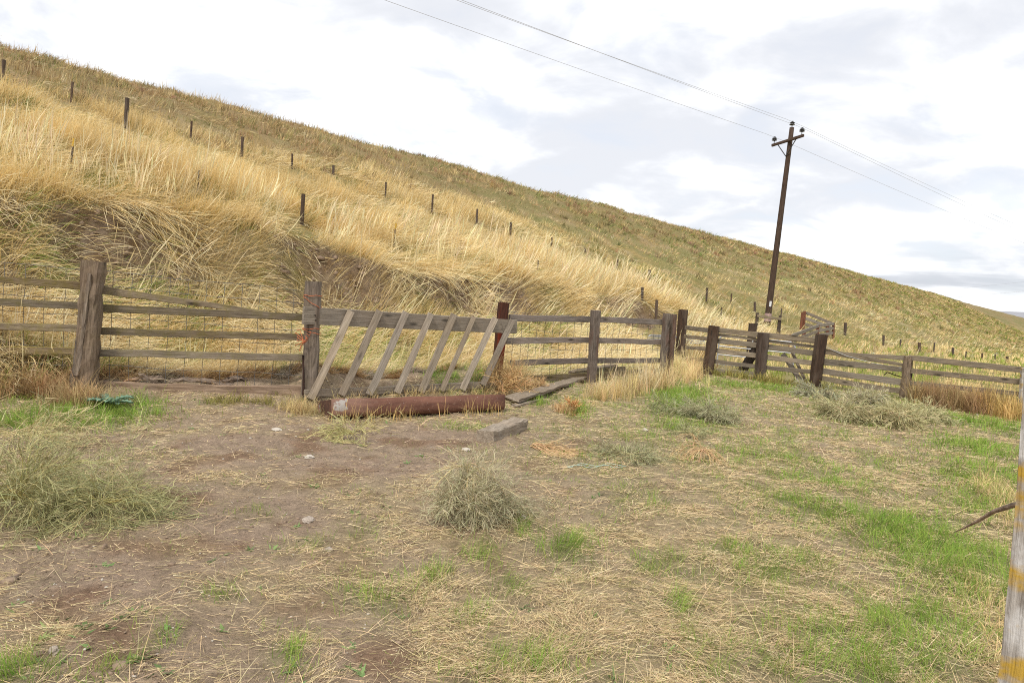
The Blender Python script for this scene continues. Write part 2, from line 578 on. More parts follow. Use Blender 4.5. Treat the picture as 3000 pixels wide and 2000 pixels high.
def beam(name, p0, p1, hz_, wy, mat, parent=None, up=(0, 0, 1), seed=None, **kw):
    p0 = Vector([float(c) for c in p0])
    p1 = Vector([float(c) for c in p1])
    X = (p1 - p0)
    L = X.length
    X.normalize()
    Z = Vector(up)
    Z = (Z - X * Z.dot(X)).normalized()
    Y = Z.cross(X)
    rnd = random.Random(seed if seed is not None else hash((round(p0.x, 3), round(p1.x, 3), round(p0.z, 3))) & 0xffff)
    me = beam_mesh(L, wy, hz_, rnd, **kw)
    me.name = name
    me.materials.append(mat)
    Mx = Matrix.Identity(4)
    for i in range(3):
        Mx[i][0], Mx[i][1], Mx[i][2], Mx[i][3] = X[i], Y[i], Z[i], p0[i]
    o = bpy.data.objects.new(name, me)
    return place(o, Mx, parent)


def post(name, base, top, wid, dep, mat, parent=None, yaw=0.0, sink=0.25, **kw):
    base = np.array(base, float)
    top = np.array(top, float)
    ax = (top - base) / np.linalg.norm(top - base)
    b2 = base - ax * sink
    kw.setdefault('rough', 0.006)
    kw.setdefault('bev', 0.16)
    kw.setdefault('warp', 0.006)
    kw.setdefault('nseg', 9)
    return beam(name, b2, top, wid, dep, mat, parent, up=(math.cos(yaw), math.sin(yaw), 0.0), **kw)


def tubes(pts, rad, sides=3):
    """pts (n,k,3), rad (n,k) -> verts, quads"""
    pts = np.asarray(pts, float)
    n, k, _ = pts.shape
    tg = np.gradient(pts, axis=1)
    tg /= np.linalg.norm(tg, axis=2, keepdims=True) + 1e-9
    ref = np.zeros_like(tg)
    ref[..., 2] = 1
    bad = np.abs(tg[..., 2]) > 0.9
    ref[bad] = (1, 0, 0)
    a = np.cross(tg, ref)
    a /= np.linalg.norm(a, axis=2, keepdims=True) + 1e-9
    b = np.cross(tg, a)
    rad = np.broadcast_to(np.asarray(rad, float), (n, k))
    if sides == 1:
        ph = rng.random((n, 1, 1)) * TAU
        wv = (a * np.cos(ph) + b * np.sin(ph)) * rad[..., None]
        V = np.stack([pts - wv, pts + wv], 2)
        idx = np.arange(n * k * 2).reshape(n, k, 2)
        return V.reshape(-1, 3), np.stack([idx[:, :-1, 0], idx[:, :-1, 1], idx[:, 1:, 1], idx[:, 1:, 0]], -1).reshape(-1, 4)
    V = []
    for s_ in range(sides):
        an = TAU * s_ / sides
        V.append(pts + (a * math.cos(an) + b * math.sin(an)) * rad[..., None])
    V = np.stack(V, 2)                       # n,k,sides,3
    idx = np.arange(n * k * sides).reshape(n, k, sides)
    q = []
    for s_ in range(sides):
        s2 = (s_ + 1) % sides
        q.append(np.stack([idx[:, :-1, s_], idx[:, :-1, s2], idx[:, 1:, s2], idx[:, 1:, s_]], -1))
    return V.reshape(-1, 3), np.concatenate([x.reshape(-1, 4) for x in q])


def tube_obj(name, pts, r, mat, parent=None, sides=6, smooth=True, origin=None, lines=None):
    arr = [np.asarray(p, float) for p in (lines if lines is not None else [pts])]
    Vs, Qs, o = [], [], 0
    for a in arr:
        V, Q = tubes(a[None], np.full((1, len(a)), r), sides)
        Vs.append(V)
        Qs.append(Q + o)
        o += len(V)
    if origin is None and parent is None:
        origin = arr[0][0]
    return obj_np(name, np.concatenate(Vs), np.concatenate(Qs), None, mat, None, smooth, parent, origin)


# ------------------------------------------------------------------ masks of the yard
def anchors(lst):
    out = []
    for (px, py, rpx, rpy, k) in lst:
        p = at_ground(px, py)
        d = np.linalg.norm(p - EYE)
        out.append((p[0], p[1], rpx * d / F3, rpy * d / F3 * d / 1.6 * 0.9, k))
    return out


GREEN_AN = anchors([
    (1660, 1600, 70, 34, 1.2), (1395, 1625, 50, 28, 1.0), (1275, 1690, 45, 24, 1.0), (1120, 1750, 90, 46, 0.8), (1400, 1800, 70, 30, 0.8),
    (1480, 1720, 50, 25, 0.9), (1590, 1930, 60, 36, 1.0), (1430, 1965, 80, 45, 0.8), (1530, 1555, 24, 24, 1.2), (1972, 1775, 26, 22, 2.2),
    (2150, 1615, 45, 22, 0.9), (2540, 1510, 150, 16, 1.0), (2430, 1420, 130, 14, 0.8), (2700, 1585, 150, 30, 1.1), (2800, 1660, 140, 60, 1.3),
    (2650, 1595, 70, 22, 0.8), (2870, 1310, 60, 16, 1.2), (2860, 1237, 110, 12, 1.2), (2880, 1400, 90, 26, 0.9), (2860, 1480, 60, 26, 0.9),
    (2100, 1920, 80, 40, 0.7), (2520, 1910, 120, 70, 0.9), (2700, 1830, 110, 60, 0.7), (2240, 1690, 60, 30, 0.7), (1900, 1660, 50, 24, 0.7),
    (2330, 1650, 80, 24, 0.7), (2380, 1480, 80, 14, 0.8), (100, 1232, 190, 26, 1.3), (290, 1215, 110, 24, 1.0), (410, 1190, 40, 20, 1.0), (40, 1165, 90, 16, 0.6),
    (1690, 1203, 26, 16, 1.8), (1580, 1180, 24, 14, 1.0), (2010, 1160, 60, 26, 1.2), (1980, 1190, 80, 22, 0.7), (1950, 1140, 50, 20, 0.8), (2150, 1130, 90, 10, 0.7), (2270, 1140, 60, 9, 0.7), (470, 1860, 40, 30, 0.8), (850, 1920, 45, 40, 0.9),
    (60, 1970, 70, 40, 0.8), (990, 1085, 36, 18, 1.6), (1165, 1075, 22, 14, 1.2), (1300, 1088, 46, 16, 1.4), (1400, 1100, 24, 12, 1.2), (760, 1010, 50, 24, 0.9), (640, 1030, 40, 18, 0.8), (320, 1950, 60, 40, 0.5), (1350, 1255, 70, 10, 0.6), (1980, 1250, 90, 14, 0.6), (2250, 1340, 120, 14, 0.6), (1060, 1560, 40, 24, 0.5), (760, 1500, 60, 24, 0.3), (650, 1740, 50, 24, 0.4), (880, 1600, 60, 24, 0.4)])
STRAW_AN = anchors([
    (1500, 1800, 220, 90, 0.9), (1800, 1860, 220, 90, 1.0), (1980, 1920, 200, 90, 0.9), (1250, 1720, 120, 40, 0.8), (2050, 1560, 220, 50, 0.6),
    (1720, 1570, 180, 40, 0.6), (2400, 1720, 200, 60, 0.6), (2650, 1420, 250, 40, 0.5), (2200, 1400, 250, 30, 0.5), (2900, 1820, 140, 120, 1.1),
    (2950, 1450, 100, 90, 0.9), (1330, 1590, 130, 30, 0.8), (1950, 1740, 160, 50, 0.7), (1180, 1480, 90, 30, 0.5), (1620, 1700, 120, 30, 0.5),
    (950, 1215, 90, 18, 0.6), (1500, 1960, 200, 60, 0.6), (2100, 1350, 150, 16, 0.6), (300, 1500, 160, 40, 0.3), (150, 1850, 200, 60, 0.45), (700, 1700, 200, 40, 0.4)])
DIRT_AN = anchors([
    (700, 1500, 260, 60, 0.9), (1150, 1330, 320, 40, 1.0), (800, 1300, 280, 30, 1.0), (300, 1700, 260, 60, 0.7), (600, 1850, 220, 50, 0.5),
    (1300, 1280, 260, 24, 1.0), (1120, 1920, 80, 40, 0.9), (1750, 1300, 200, 24, 1.0), (2050, 1190, 160, 26, 0.8), (250, 1900, 120, 40, 0.6), (950, 1680, 160, 36, 0.6), (1750, 1440, 160, 22, 0.5)])


def gauss(lst, x, y):
    """sum of ground ellipses, long axis across the view"""
    r = np.zeros_like(np.asarray(x, float))
    for (ax, ay, rx, ry, k) in lst:
        d = math.hypot(ax, ay)
        ux, uy = ax / d, ay / d
        a = (x - ax) * uy - (y - ay) * ux
        b = (x - ax) * ux + (y - ay) * uy
        ry = min(ry, 3.0)
        e = (a / rx) ** 2 + (b / ry) ** 2
        r = r + k * np.exp(-e * 0.9)
    return r


def yard_masks(x, y):
    right = sstep(-0.6, 2.2, x + 0.12 * (y - 4))
    n = fbm(x / 0.8, y / 0.8, 31)
    n2 = fbm(x / 0.28, y / 0.28, 33)
    green = 1.25 * gauss(GREEN_AN, x, y) * (0.75 + 0.6 * n2) + right * np.clip(0.55 + 0.7 * fbm(x / 0.8, y / 0.8, 37), 0, 1) * 0.85 + 0.18 * np.clip(n + 0.2, 0, 1)
    straw = 0.44 + 0.40 * right + gauss(STRAW_AN, x, y) - 0.65 * gauss(DIRT_AN, x, y) + 0.35 * n
    return np.clip(green, 0, 1.6), np.clip(straw, 0.03, 1.3)


# ------------------------------------------------------------------ ground and hillside
def axis(lo, hi, fine_lo, fine_hi, step, grow=1.13, cap=400):
    a = list(np.arange(fine_lo, fine_hi + 1e-6, step))
    s_ = step
    while a[-1] < hi:
        s_ = min(s_ * grow, cap)
        a.append(a[-1] + s_)
    b = []
    s_ = step
    v = fine_lo
    while v > lo:
        s_ = min(s_ * grow, cap)
        v -= s_
        b.append(v)
    return np.array(b[::-1] + a)


ta = axis(-3000, 5000, -2, 17, 0.085, 1.05, 300)
sa_ground = np.concatenate([axis(-3000, -1.01, -1.0, -1.0, 0.065, 1.10, 300)[:], np.arange(-0.94, 9.5, 0.075)])
sa_ground = np.unique(np.round(sa_ground[sa_ground < 9.48], 4))
sa_ground = np.append(sa_ground, 9.5)
sa_hill = np.concatenate([np.arange(9.5, 13, 0.08), axis(13, 60, 13.0, 13.0, 0.1, 1.06, 0.8), axis(61, 3000, 61, 61, 2, 1.3, 300)])
sa_hill = np.unique(np.round(sa_hill, 4))


def hill_cover(t, s):
    """hill colours: returns (dry, brown, green) weights"""
    x, y = xy(t, s)
    n = fbm(x / 3.2, y / 3.2, 41)
    n2 = fbm(x / 1.1, y / 1.1, 43)
    farr = sstep(14, 30, t - 0.25 * (s - 12)) * sstep(12.5, 17, s + 0.1 * t - 3.0 * 0)
    green = np.clip(0.10 + 0.35 * (n2 > 0.35) + 0.55 * farr * sstep(-0.45, 0.15, n + 0.4 * n2) * (1 - 0.30 * sstep(26, 38, s)), 0, 1)
    brown = np.clip(sstep(20, 30, s + 2.5 * n) * 0.75 + 0.3 * farr * (n2 > 0.1), 0, 1)
    return green, brown, farr


def terrain_tint(x, y):
    t, s = ts(x, y)
    g, st = yard_masks(x, y)
    n = fbm(x / 0.6, y / 0.6, 51, 4)[..., None]
    n3 = fbm(x / 0.2, y / 0.2, 53, 2)[..., None]
    dirt = np.array([0.345, 0.255, 0.185]) + n * np.array([0.045, 0.036, 0.030])
    redd = np.array([0.210, 0.122, 0.074])
    dirt = dirt + (redd - dirt) * np.clip(sstep(0.05, 0.55, n) * 0.8, 0, 1)
    strw = np.array([0.42, 0.33, 0.195])
    grn = np.array([0.190, 0.205, 0.080])
    c = dirt + (strw - dirt) * np.clip(st * 0.62, 0, 0.7)[..., None]
    c = c + (grn - c) * np.clip(g * 0.55, 0, 0.75)[..., None]
    hg, hb, farr = hill_cover(t, s)
    hc = np.array([0.33, 0.245, 0.115]) + n * 0.07 + n3 * 0.03
    hc = hc + (np.array([0.20, 0.135, 0.07]) - hc) * hb[..., None] * 0.8
    hc = hc + (np.array([0.165, 0.165, 0.055]) - hc) * np.clip(hg * 0.9, 0, 0.85)[..., None]
    sc = scar(t, s)[..., None]
    soil = np.array([0.190, 0.132, 0.082]) + n3 * 0.05
    hc = hc + (soil - hc) * sc
    k = sstep(8.6, 10.2, s + 0.3 * n[..., 0])[..., None]
    c = c + (hc - c) * k
    # meadow of the flat beyond the right-hand fence
    kf = (sstep(11.5, 14, y - 0.2 * x + 1.6) * sstep(5, 9, x) * (1 - k[..., 0]))[..., None]
    c = c + (np.array([0.27, 0.24, 0.085]) - c) * kf * 0.9
    return np.clip(c, 0.01, 1)


def grid_obj(name, tt, ss):
    Tg, Sg = np.meshgrid(tt, ss)
    x, y = xy(Tg, Sg)
    z = height(x, y)
    V = np.stack([x, y, z], -1)
    tint = terrain_tint(x, y)
    ns, ntt = Tg.shape
    idx = np.arange(ns * ntt).reshape(ns, ntt)
    q = np.stack([idx[:-1, :-1], idx[:-1, 1:], idx[1:, 1:], idx[1:, :-1]], -1).reshape(-1, 4)
    o = obj_np(name, V, q, None, DIRT, tint, True)
    return tag(o, None, None, None, 'structure')


grid_obj('ground', ta, sa_ground)
th = axis(-300, 1500, -2, 17, 0.13, 1.04, 30)
grid_obj('hillside', th, sa_hill)

# far valley side
rid = []
for az in np.linspace(math.radians(-20), math.radians(75), 90):
    top = (118 + 7 * math.sin(az * 9) + 16 * perlin(az * 14, 0.3, 3)) + 30 * (az < math.radians(34))
    rid.append([(math.sin(az) * D, math.cos(az) * D, zz) for D, zz in ((2600, -40), (3300, top * 0.55), (4000, top), (4600, top * 0.8))])
rid = np.array(rid)
ii = np.arange(len(rid) * 4).reshape(len(rid), 4)
tag(obj_np('distant_hills', rid, np.stack([ii[:-1, :-1], ii[1:, :-1], ii[1:, 1:], ii[:-1, 1:]], -1).reshape(-1, 4), None, FARHILL, None, True), None, None, None, 'structure')


# ------------------------------------------------------------------ utility pole and power lines
pb = at_ground(2247, 948)
PY = pb[1]
ptop = P(2320, 374, PY)
pole = thing('utility_pole', pb, 'tall dark brown timber power pole with crossarm, leaning right on the slope', 'utility pole')
kp = 14
cen = np.linspace(pb - (ptop - pb) * 0.04, ptop, kp)
V, Q = tubes(cen[None], np.linspace(0.155, 0.105, kp)[None], 12)
axp = Vector(ptop - pb).normalized()
# local frame with X up the pole so that the grain runs with it
Zp = Vector((1, 0, 0))
Zp = (Zp - axp * Zp.dot(axp)).normalized()
Yp = Zp.cross(axp)
Mp = Matrix.Identity(4)
for i in range(3):
    Mp[i][0], Mp[i][1], Mp[i][2], Mp[i][3] = axp[i], Yp[i], Zp[i], cen[0][i]
Mi = np.array(Mp.inverted())
Vl = V @ Mi[:3, :3].T + Mi[:3, 3]
me = np_mesh('shaft', Vl, Q, [[(kp - 1) * 12 + 0, (kp - 1) * 12 + a, (kp - 1) * 12 + a + 1] for a in range(1, 11)], POLEW, None, True)
place(bpy.data.objects.new('shaft', me), Mp, pole)
armd = np.array([1.66, -1.75, 0.0]) * (PY / 36)
armc = P(2315, 413, PY)
a0, a1 = armc - armd * 0.5 - np.array([0, 0, 0.03]), armc + armd * 0.5
a0 = P(2269, 428, armc[1] + 0.8)
a1 = P(2361, 399, armc[1] - 0.8)
arm_n = np.cross(a1 - a0, (0, 0, 1))
arm_n /= np.linalg.norm(arm_n)
arm_n *= 0.16 if arm_n[1] < 0 else -0.16
beam('crossarm', a0 + arm_n, a1 + arm_n, 0.125, 0.10, POLEW, pole, warp=0.003)
axu = (ptop - pb) / np.linalg.norm(ptop - pb)
mid = pb + axu * (np.linalg.norm(armc - pb) - 0.75)
for q_ in (0.17, 0.80):
    e = a0 + (a1 - a0) * q_ + arm_n
    tube_obj('brace', np.array([e, mid + arm_n]), 0.022, BLACK, pole, 6)


def lathe(profile, n=12):
    V = []
    for (r, z) in profile:
        for j in range(n):
            V.append((r * math.cos(TAU * j / n), r * math.sin(TAU * j / n), z))
    q = []
    for i in range(len(profile) - 1):
        for j in range(n):
            q.append((i * n + j, i * n + (j + 1) % n, (i + 1) * n + (j + 1) % n, (i + 1) * n + j))
    return np.array(V), np.array(q)


INS = [(0.02, 0.0), (0.02, 0.16), (0.05, 0.17), (0.055, 0.20), (0.15, 0.20), (0.165, 0.23), (0.07, 0.27), (0.075, 0.29), (0.14, 0.30), (0.15, 0.33), (0.06, 0.37), (0.06, 0.42), (0.0, 0.43)]
tips = []
for bp_ in (a0 + (a1 - a0) * 0.06 + arm_n + np.array([0, 0, 0.05]), ptop + np.array([0, 0, -0.04]), a0 + (a1 - a0) * 0.94 + arm_n + np.array([0, 0, 0.05])):
    Vv, Qq = lathe(INS)
    Vv = Vv * 0.8
    obj_np('insulator', Vv + bp_, Qq, None, BLACK, None, True, pole, bp_)
    tips.append(bp_ + np.array([0, 0, 0.33]))
# pink marker band and white tag low on the pole
mk = [pb + axu * h for h in (0.12, 0.50)]
V, Q = tubes(np.array([mk]), np.full((1, 2), 0.163), 14)
obj_np('marker_band', V, Q, None, PINK, None, True, pole)
tg = P(2257, 890, PY - 0.17)
beam('tag', tg - axu * 0.13, tg + axu * 0.13, 0.10, 0.015, WHITE, pole, up=(1, 0, 0), warp=0, rough=0, nseg=3)


def wire_path(p, dirx, lo, hi, z0, z1, sag, n=40):
    """a conductor through point p; lo/hi: metres before and after p along dirx"""
    out = []
    for a in np.linspace(-lo, 0, n // 2):
        u = -a / lo
        z = p[2] + (z0 - p[2]) * u - sag * 4 * u * (1 - u)
        out.append((p[0] + dirx[0] * a, p[1] + dirx[1] * a, z))
    for a in np.linspace(0, hi, n)[1:]:
        u = a / hi
        z = p[2] + (z1 - p[2]) * u - sag * 4 * u * (1 - u)
        out.append((p[0] + dirx[0] * a, p[1] + dirx[1] * a, z))
    return np.array(out)


def wire_through(p, pxl, pxr):
    """conductor from a tip through the two picture positions, found where its plan line crosses them"""
    wd = np.array([0.80, 0.60])
    res = []
    for (qx, qy) in (pxl, pxr):
        d = ray(qx, qy)
        # EYE.xy + k d.xy = p.xy + m wd
        A = np.array([[d[0], -wd[0]], [d[1], -wd[1]]])
        k, m = np.linalg.solve(A, p[:2])
        res.append((m, EYE[2] + k * d[2]))
    pts = []
    (ml, zl_), (mr, zr_) = res
    for m in np.linspace(ml * 1.9, mr * 2.2, 70):
        if m < 0:
            u = m / ml
            z = p[2] + (zl_ - p[2]) * u + 0.10 * u * (u - 1)
        else:
            u = m / mr
            z = p[2] + (zr_ - p[2]) * u + 0.30 * u * (u - 1)
        pts.append((p[0] + wd[0] * m, p[1] + wd[1] * m, z))
    return np.array(pts)


for tip, l_, r_, lab in ((tips[0], (1125, 0), (3000, 712), 'lowest overhead power line, on the left insulator of the crossarm'),
                         (tips[1], (1335, 0), (3000, 668), 'overhead power line passing over the very top of the pole'),
                         (tips[2], (1350, 0), (3000, 682), 'overhead power line on the right insulator of the crossarm')):
    tag(tube_obj('power_line', wire_through(tip, l_, r_), 0.0062, CABLE, None, 5), lab, 'power line', 'power lines on the timber pole')
for (y0, y1, lab) in ((858, 826, 'upper faint power line far off above the valley'), (880, 857, 'lower faint power line far off above the valley')):
    a, b = P(2600, y0 + 8, 420), P(3300, y1 - 30, 300)
    tag(tube_obj('distant_power_line', np.linspace(a, b, 12), 0.028, CABLE, None, 4), lab, 'power line', 'far power lines over the valley')


# ------------------------------------------------------------------ timber fences
def wire_grid(name, A, B, off, top_fn, bottom, parent, dx=0.21, dz=0.17, r=0.0036, skip=None):
    """square netting on a vertical plane between plan points A and B"""
    A = np.array(A, float)
    B = np.array(B, float)
    L = np.linalg.norm(B - A)
    u = (B - A) / L
    n = np.array([-u[1], u[0]])
    if n @ A < 0:
        n = -n
    lines = []
    wob = lambda a, z: 0.012 * math.sin(a * 3.1 + z * 5) + 0.01 * math.sin(a * 7.7)
    k = int(L / dx)
    for i in range(k + 1):
        a = i * dx
        zt = top_fn(a / L)
        z0 = gz(*(A + u * a)) + bottom
        pts = []
        for z in np.linspace(z0, zt, 7):
            p = A + u * (a + 0.006 * math.sin(z * 9 + a)) + n * (off + 0.6 * wob(a, z))
            pts.append((p[0], p[1], z))
        lines.append(pts)
    nz = 8
    for j in range(nz):
        pts = []
        for a in np.linspace(0, L, max(8, int(L / 0.2))):
            zt = top_fn(a / L)
            z0 = gz(*(A + u * a)) + bottom
            z = z0 + (zt - z0) * (j / (nz - 1)) ** 0.9 + 0.008 * math.sin(a * 4 + j)
            p = A + u * a + n * (off + 0.6 * wob(a, z))
            pts.append((p[0], p[1], z))
        lines.append(pts)
    o = tube_obj(name, None, r, WIRE, parent, 3, False, None, lines)
    return tag(o, kind='stuff')


# --- left fence -------------------------------------------------------------
LA, LB = (P(255, 1000, 8.1)[:2]), (P(925, 1000, 8.85)[:2])
b0 = on_plane(252, 1172, LA, LB)
left = thing('plank_fence', (b0[0], b0[1], gz(b0[0], b0[1])), 'mossy four rail plank fence with wire netting left of the slatted panel', 'fence')
t0 = on_plane(279, 765, LA, LB)
b0[2] = gz(b0[0], b0[1])
post('post', b0, t0, 0.215, 0.20, POSTW, left, yaw=0.15, taper=(0.95, 1.03), rough=0.012, nseg=14, warp=0.012)
# split half of the post, torn off along its left side
beam('split_slab', on_plane(217, 1165, LA, LB, -0.02), on_plane(238, 880, LA, LB, -0.02), 0.10, 0.12, POSTW, left, up=(1, 0.15, 0), taper=(1.1, 0.25), rough=0.01, nseg=9, bev=0.3)
tag(beam('split_slab', on_plane(226, 1100, LA, LB, -0.10), on_plane(262, 800, LA, LB, -0.11), 0.055, 0.04, POSTW, left, up=(1, 0.15, 0), taper=(1.2, 0.5), rough=0.01, nseg=9, bev=0.3))
b1 = on_plane(903, 1180, LA, LB)
t1 = on_plane(919, 824, LA, LB)
b1[2] = gz(b1[0], b1[1])
post('post', b1, t1, 0.19, 0.18, POSTW, left, yaw=0.1, taper=(1.0, 1.0), rough=0.008, nseg=10)
beam('split_slab', on_plane(889, 1185, LA, LB, -0.05), on_plane(890, 1040, LA, LB, -0.06), 0.035, 0.09, REDW, left, up=(1, 0, 0), taper=(1, 0.5), bev=0.3)
u_ = np.array(LB) - np.array(LA)
u_ /= np.linalg.norm(u_)
FARL = np.array(LA) - u_ * 2.6


def rail(px0, py0, px1, py1, A, B, off, h, th, mat, parent, name='rail', ext0=0.0, ext1=0.0, **kw):
    p = on_plane(px0, py0, A, B, off)
    q = on_plane(px1, py1, A, B, off)
    d = (q - p) / np.linalg.norm(q - p)
    return beam(name, p - d * ext0, q + d * ext1, h, th, mat, parent, **kw)


R_OFF = 0.12
rail(238, 838, -160, 800, LA, LB, R_OFF, 0.085, 0.04, MOSSY, left, ext1=0.5, ext0=0.05, taper=(1.15, 0.55), warp=0.012)
rail(296, 848, 700, 909, LA, LB, R_OFF, 0.088, 0.045, MOSSY, left, ext0=0.18, ext1=0.32, taper=(1.15, 0.6), warp=0.015, ragged=0.05)
for (y0, y1, y2, y3) in ((881, 894, 900, 931), (956, 965, 967, 990), (1028, 1030, 1036, 1044)):
    rail(238, y1, 0, y0, LA, LB, R_OFF, 0.088, 0.04, MOSSY, left, ext1=1.4, ext0=0.1, warp=0.01)
    rail(290, y2, 886, y3, LA, LB, R_OFF, 0.088, 0.04, MOSSY, left, ext0=0.16, ext1=0.08, warp=0.012)
rail(276, 1135, 880, 1148, LA, LB, R_OFF - 0.03, 0.15, 0.05, BARK, left, name='base_board', ext0=0.1, ext1=0.04, warp=0.01, rough=0.008)
zl0 = on_plane(0, 768, LA, LB, 0.2)
zt_a = on_plane(0, 768, LA, LB, R_OFF + .03)[2]
zt_b = on_plane(250, 790, LA, LB, R_OFF + .03)[2]
zt_c = on_plane(890, 852, LA, LB, R_OFF + .03)[2]
wire_grid('wire_netting', FARL, LA, R_OFF + 0.035, lambda u: zt_a + (zt_b - zt_a) * u, 0.05, left)
wire_grid('wire_netting', LA, LB, R_OFF + 0.035, lambda u: zt_b + (zt_c - zt_b) * u, 0.05, left)

# rotten bark and broken wood lying along the base board
for i, (px, py, ln, hh, lab) in enumerate(((330, 1112, 0.55, 0.06, 'long greyish slab of rotten bark behind the base board near the split post'),
                                          (440, 1108, 0.30, 0.10, 'pale upright chunk of rotten bark in the middle of the base board'),
                                          (590, 1118, 0.75, 0.05, 'longest flaking strip of rotten bark on top of the base board'),
                                          (690, 1112, 0.28, 0.09, 'curled torn piece of rotten bark at the right of the base board'))):
    c = on_plane(px, py, LA, LB, 0.20 + 0.03 * i)
    a = np.array([u_[0], u_[1], 0.02 * (-1) ** i]) * ln / 2
    tag(beam('bark_slab', c - a, c + a, hh, 0.07, BARK, None, up=(0.1, -0.5, 1), seed=50 + i, rough=0.018, ragged=0.05, nseg=9, taper=(1.0, 0.5), bev=0.3, warp=0.02), lab, 'bark', 'rotten bark on the base board')

# --- slatted feeder panel -----------------------------------------------------
GA, GB = P(890, 925, 8.66)[:2], P(1512, 955, 11.35)[:2]
pan = thing('slatted_panel', on_plane(900, 1165, GA, GB), 'grey wooden panel of eight slanted slats hung between two posts', 'feeder panel')
rail(888, 925, 1512, 956, GA, GB, 0.0, 0.225, 0.045, PANEL, pan, name='top_board', warp=0.006)
rail(893, 1151, 1497, 1122, GA, GB, 0.0, 0.105, 0.04, PANEL, pan, name='bottom_board', warp=0.012)
for (x0, y0, x1, y1, wd) in ((1030, 912, 910, 1168, 0.088), (1114, 911, 1000, 1157, 0.09), (1190, 914, 1082, 1156, 0.09), (1265, 919, 1162, 1150, 0.085), (1332, 921, 1232, 1148, 0.095), (1388, 927, 1294, 1145, 0.07), (1450, 931, 1355, 1142, 0.09), (1503, 938, 1413, 1127, 0.09)):
    tp = on_plane(x0, y0, GA, GB, -0.055)
    bt = on_plane(x1, y1, GA, GB, -0.055)
    beam('slat', bt, tp, wd * 1.1, 0.038, PANEL, pan, up=(u_[0], u_[1], 0), warp=0.006, rough=0.004)
for (px, py) in ((924, 923), (926, 938), (1470, 948), (1472, 963), (1113, 940), (1098, 942)):
    c = on_plane(px, py, GA, GB, -0.026)
    tube_obj('bolt', np.array([c, c + np.array([0, -0.02, 0])]), 0.009, BLACK, pan, 6)

# --- rusty half-pipe trough ----------------------------------------------------
tl, tr = at_ground(966, 1229), at_ground(1473, 1206)
zz = min(gz(tl[0], tl[1]), gz(tr[0], tr[1])) - 0.02
TX = np.array([tr[0] - tl[0], tr[1] - tl[1], 0])
TL = np.linalg.norm(TX)
TX /= TL
TN = np.array([-TX[1], TX[0], 0])
tbase = np.array([tl[0], tl[1], zz]) + TN * 0.20
tro = thing('feed_trough', tbase, 'long rusty half pipe trough lying below the slatted panel', 'trough')
Rr = 0.22
ns_, nx_ = 18, 15
V = []
for layer, rr in ((0, Rr), (1, Rr - 0.012)):
    for i in range(nx_):
        for j in range(ns_):
            an = math.pi + math.pi * j / (ns_ - 1)
            ca_, sa_ = math.cos(an), math.sin(an)
            ca_, sa_ = math.copysign(abs(ca_) ** 0.38, ca_), -abs(sa_) ** 0.38
            lipb = 1.06 if j in (0, ns_ - 1) and layer == 0 else 1.0
            V.append((TL * i / (nx_ - 1), rr * ca_ * lipb, Rr + rr * sa_ + 0.004 * math.sin(i * 1.3 + j)))
q = []
for i in range(nx_ - 1):
    for j in range(ns_ - 1):
        a = i * ns_ + j
        q.append((a, a + ns_, a + ns_ + 1, a + 1))
        b_ = nx_ * ns_ + a
        q.append((b_, b_ + 1, b_ + ns_ + 1, b_ + ns_))
for j in range(ns_ - 1):
    for i in (0, nx_ - 1):
        a = i * ns_ + j
        q.append((a, a + 1, nx_ * ns_ + a + 1, nx_ * ns_ + a) if i == 0 else (a + 1, a, nx_ * ns_ + a, nx_ * ns_ + a + 1))
for i in range(nx_ - 1):
    for j in (0, ns_ - 1):
        a = i * ns_ + j
        q.append((a, nx_ * ns_ + a, nx_ * ns_ + a + ns_, a + ns_))
Mt = Matrix.Identity(4)
TILT = math.radians(13)
slope = (gz(tr[0], tr[1]) - gz(tl[0], tl[1]))
ex = Vector((TX[0], TX[1], 0.0)).normalized()
ez = Vector((0, 0, 1))
ey = ez.cross(ex)
for i in range(3):
    Mt[i][0], Mt[i][1], Mt[i][2], Mt[i][3] = ex[i], ey[i], ez[i], tbase[i]
Mt = Mt @ Matrix.Translation((0, 0, Rr)) @ Matrix.Rotation(-TILT, 4, 'X') @ Matrix.Translation((0, 0, -Rr))
me = np_mesh('shell', np.array(V), q, None, RUST, None, False)
for p_ in me.polygons:
    p_.use_smooth = True
place(bpy.data.objects.new('shell', me), Mt, tro)
# end plates, soil filling
for xe in (0.02, TL - 0.03):
    pv = [(xe, (Rr - 0.012) * math.cos(math.pi + math.pi * j / 12), Rr + (Rr - 0.012) * math.sin(math.pi + math.pi * j / 12)) for j in range(13)]
    pv2 = [(x_ + 0.008, y_, z_) for x_, y_, z_ in pv]
    me = bpy.data.meshes.new('end_plate')
    me.from_pydata(pv + pv2, [], [tuple(range(13)), tuple(range(25, 12, -1))] + [(j, j + 1, j + 14, j + 13) for j in range(12)] + [(12, 0, 13, 25)])
    me.materials.append(RUSTD)
    place(bpy.data.objects.new('end_plate', me), Mt, tro)
fx, fy = np.meshgrid(np.linspace(0.05, TL - 0.06, 40), np.linspace(-0.2, 0.2, 9))
fz = Rr - 0.05 + 0.03 * perlin(fx * 5, fy * 5, 3)
ff = np.stack([fx, fy, fz], -1)
ii = np.arange(ff.shape[0] * ff.shape[1]).reshape(ff.shape[:2])
me = np_mesh('soil_fill', ff, np.stack([ii[:-1, :-1], ii[:-1, 1:], ii[1:, 1:], ii[1:, :-1]], -1).reshape(-1, 4), None, DIRT, np.full((ff.shape[0] * ff.shape[1], 3), (0.16, 0.12, 0.08)), True)
place(bpy.data.objects.new('soil_fill', me), Mt, tro)

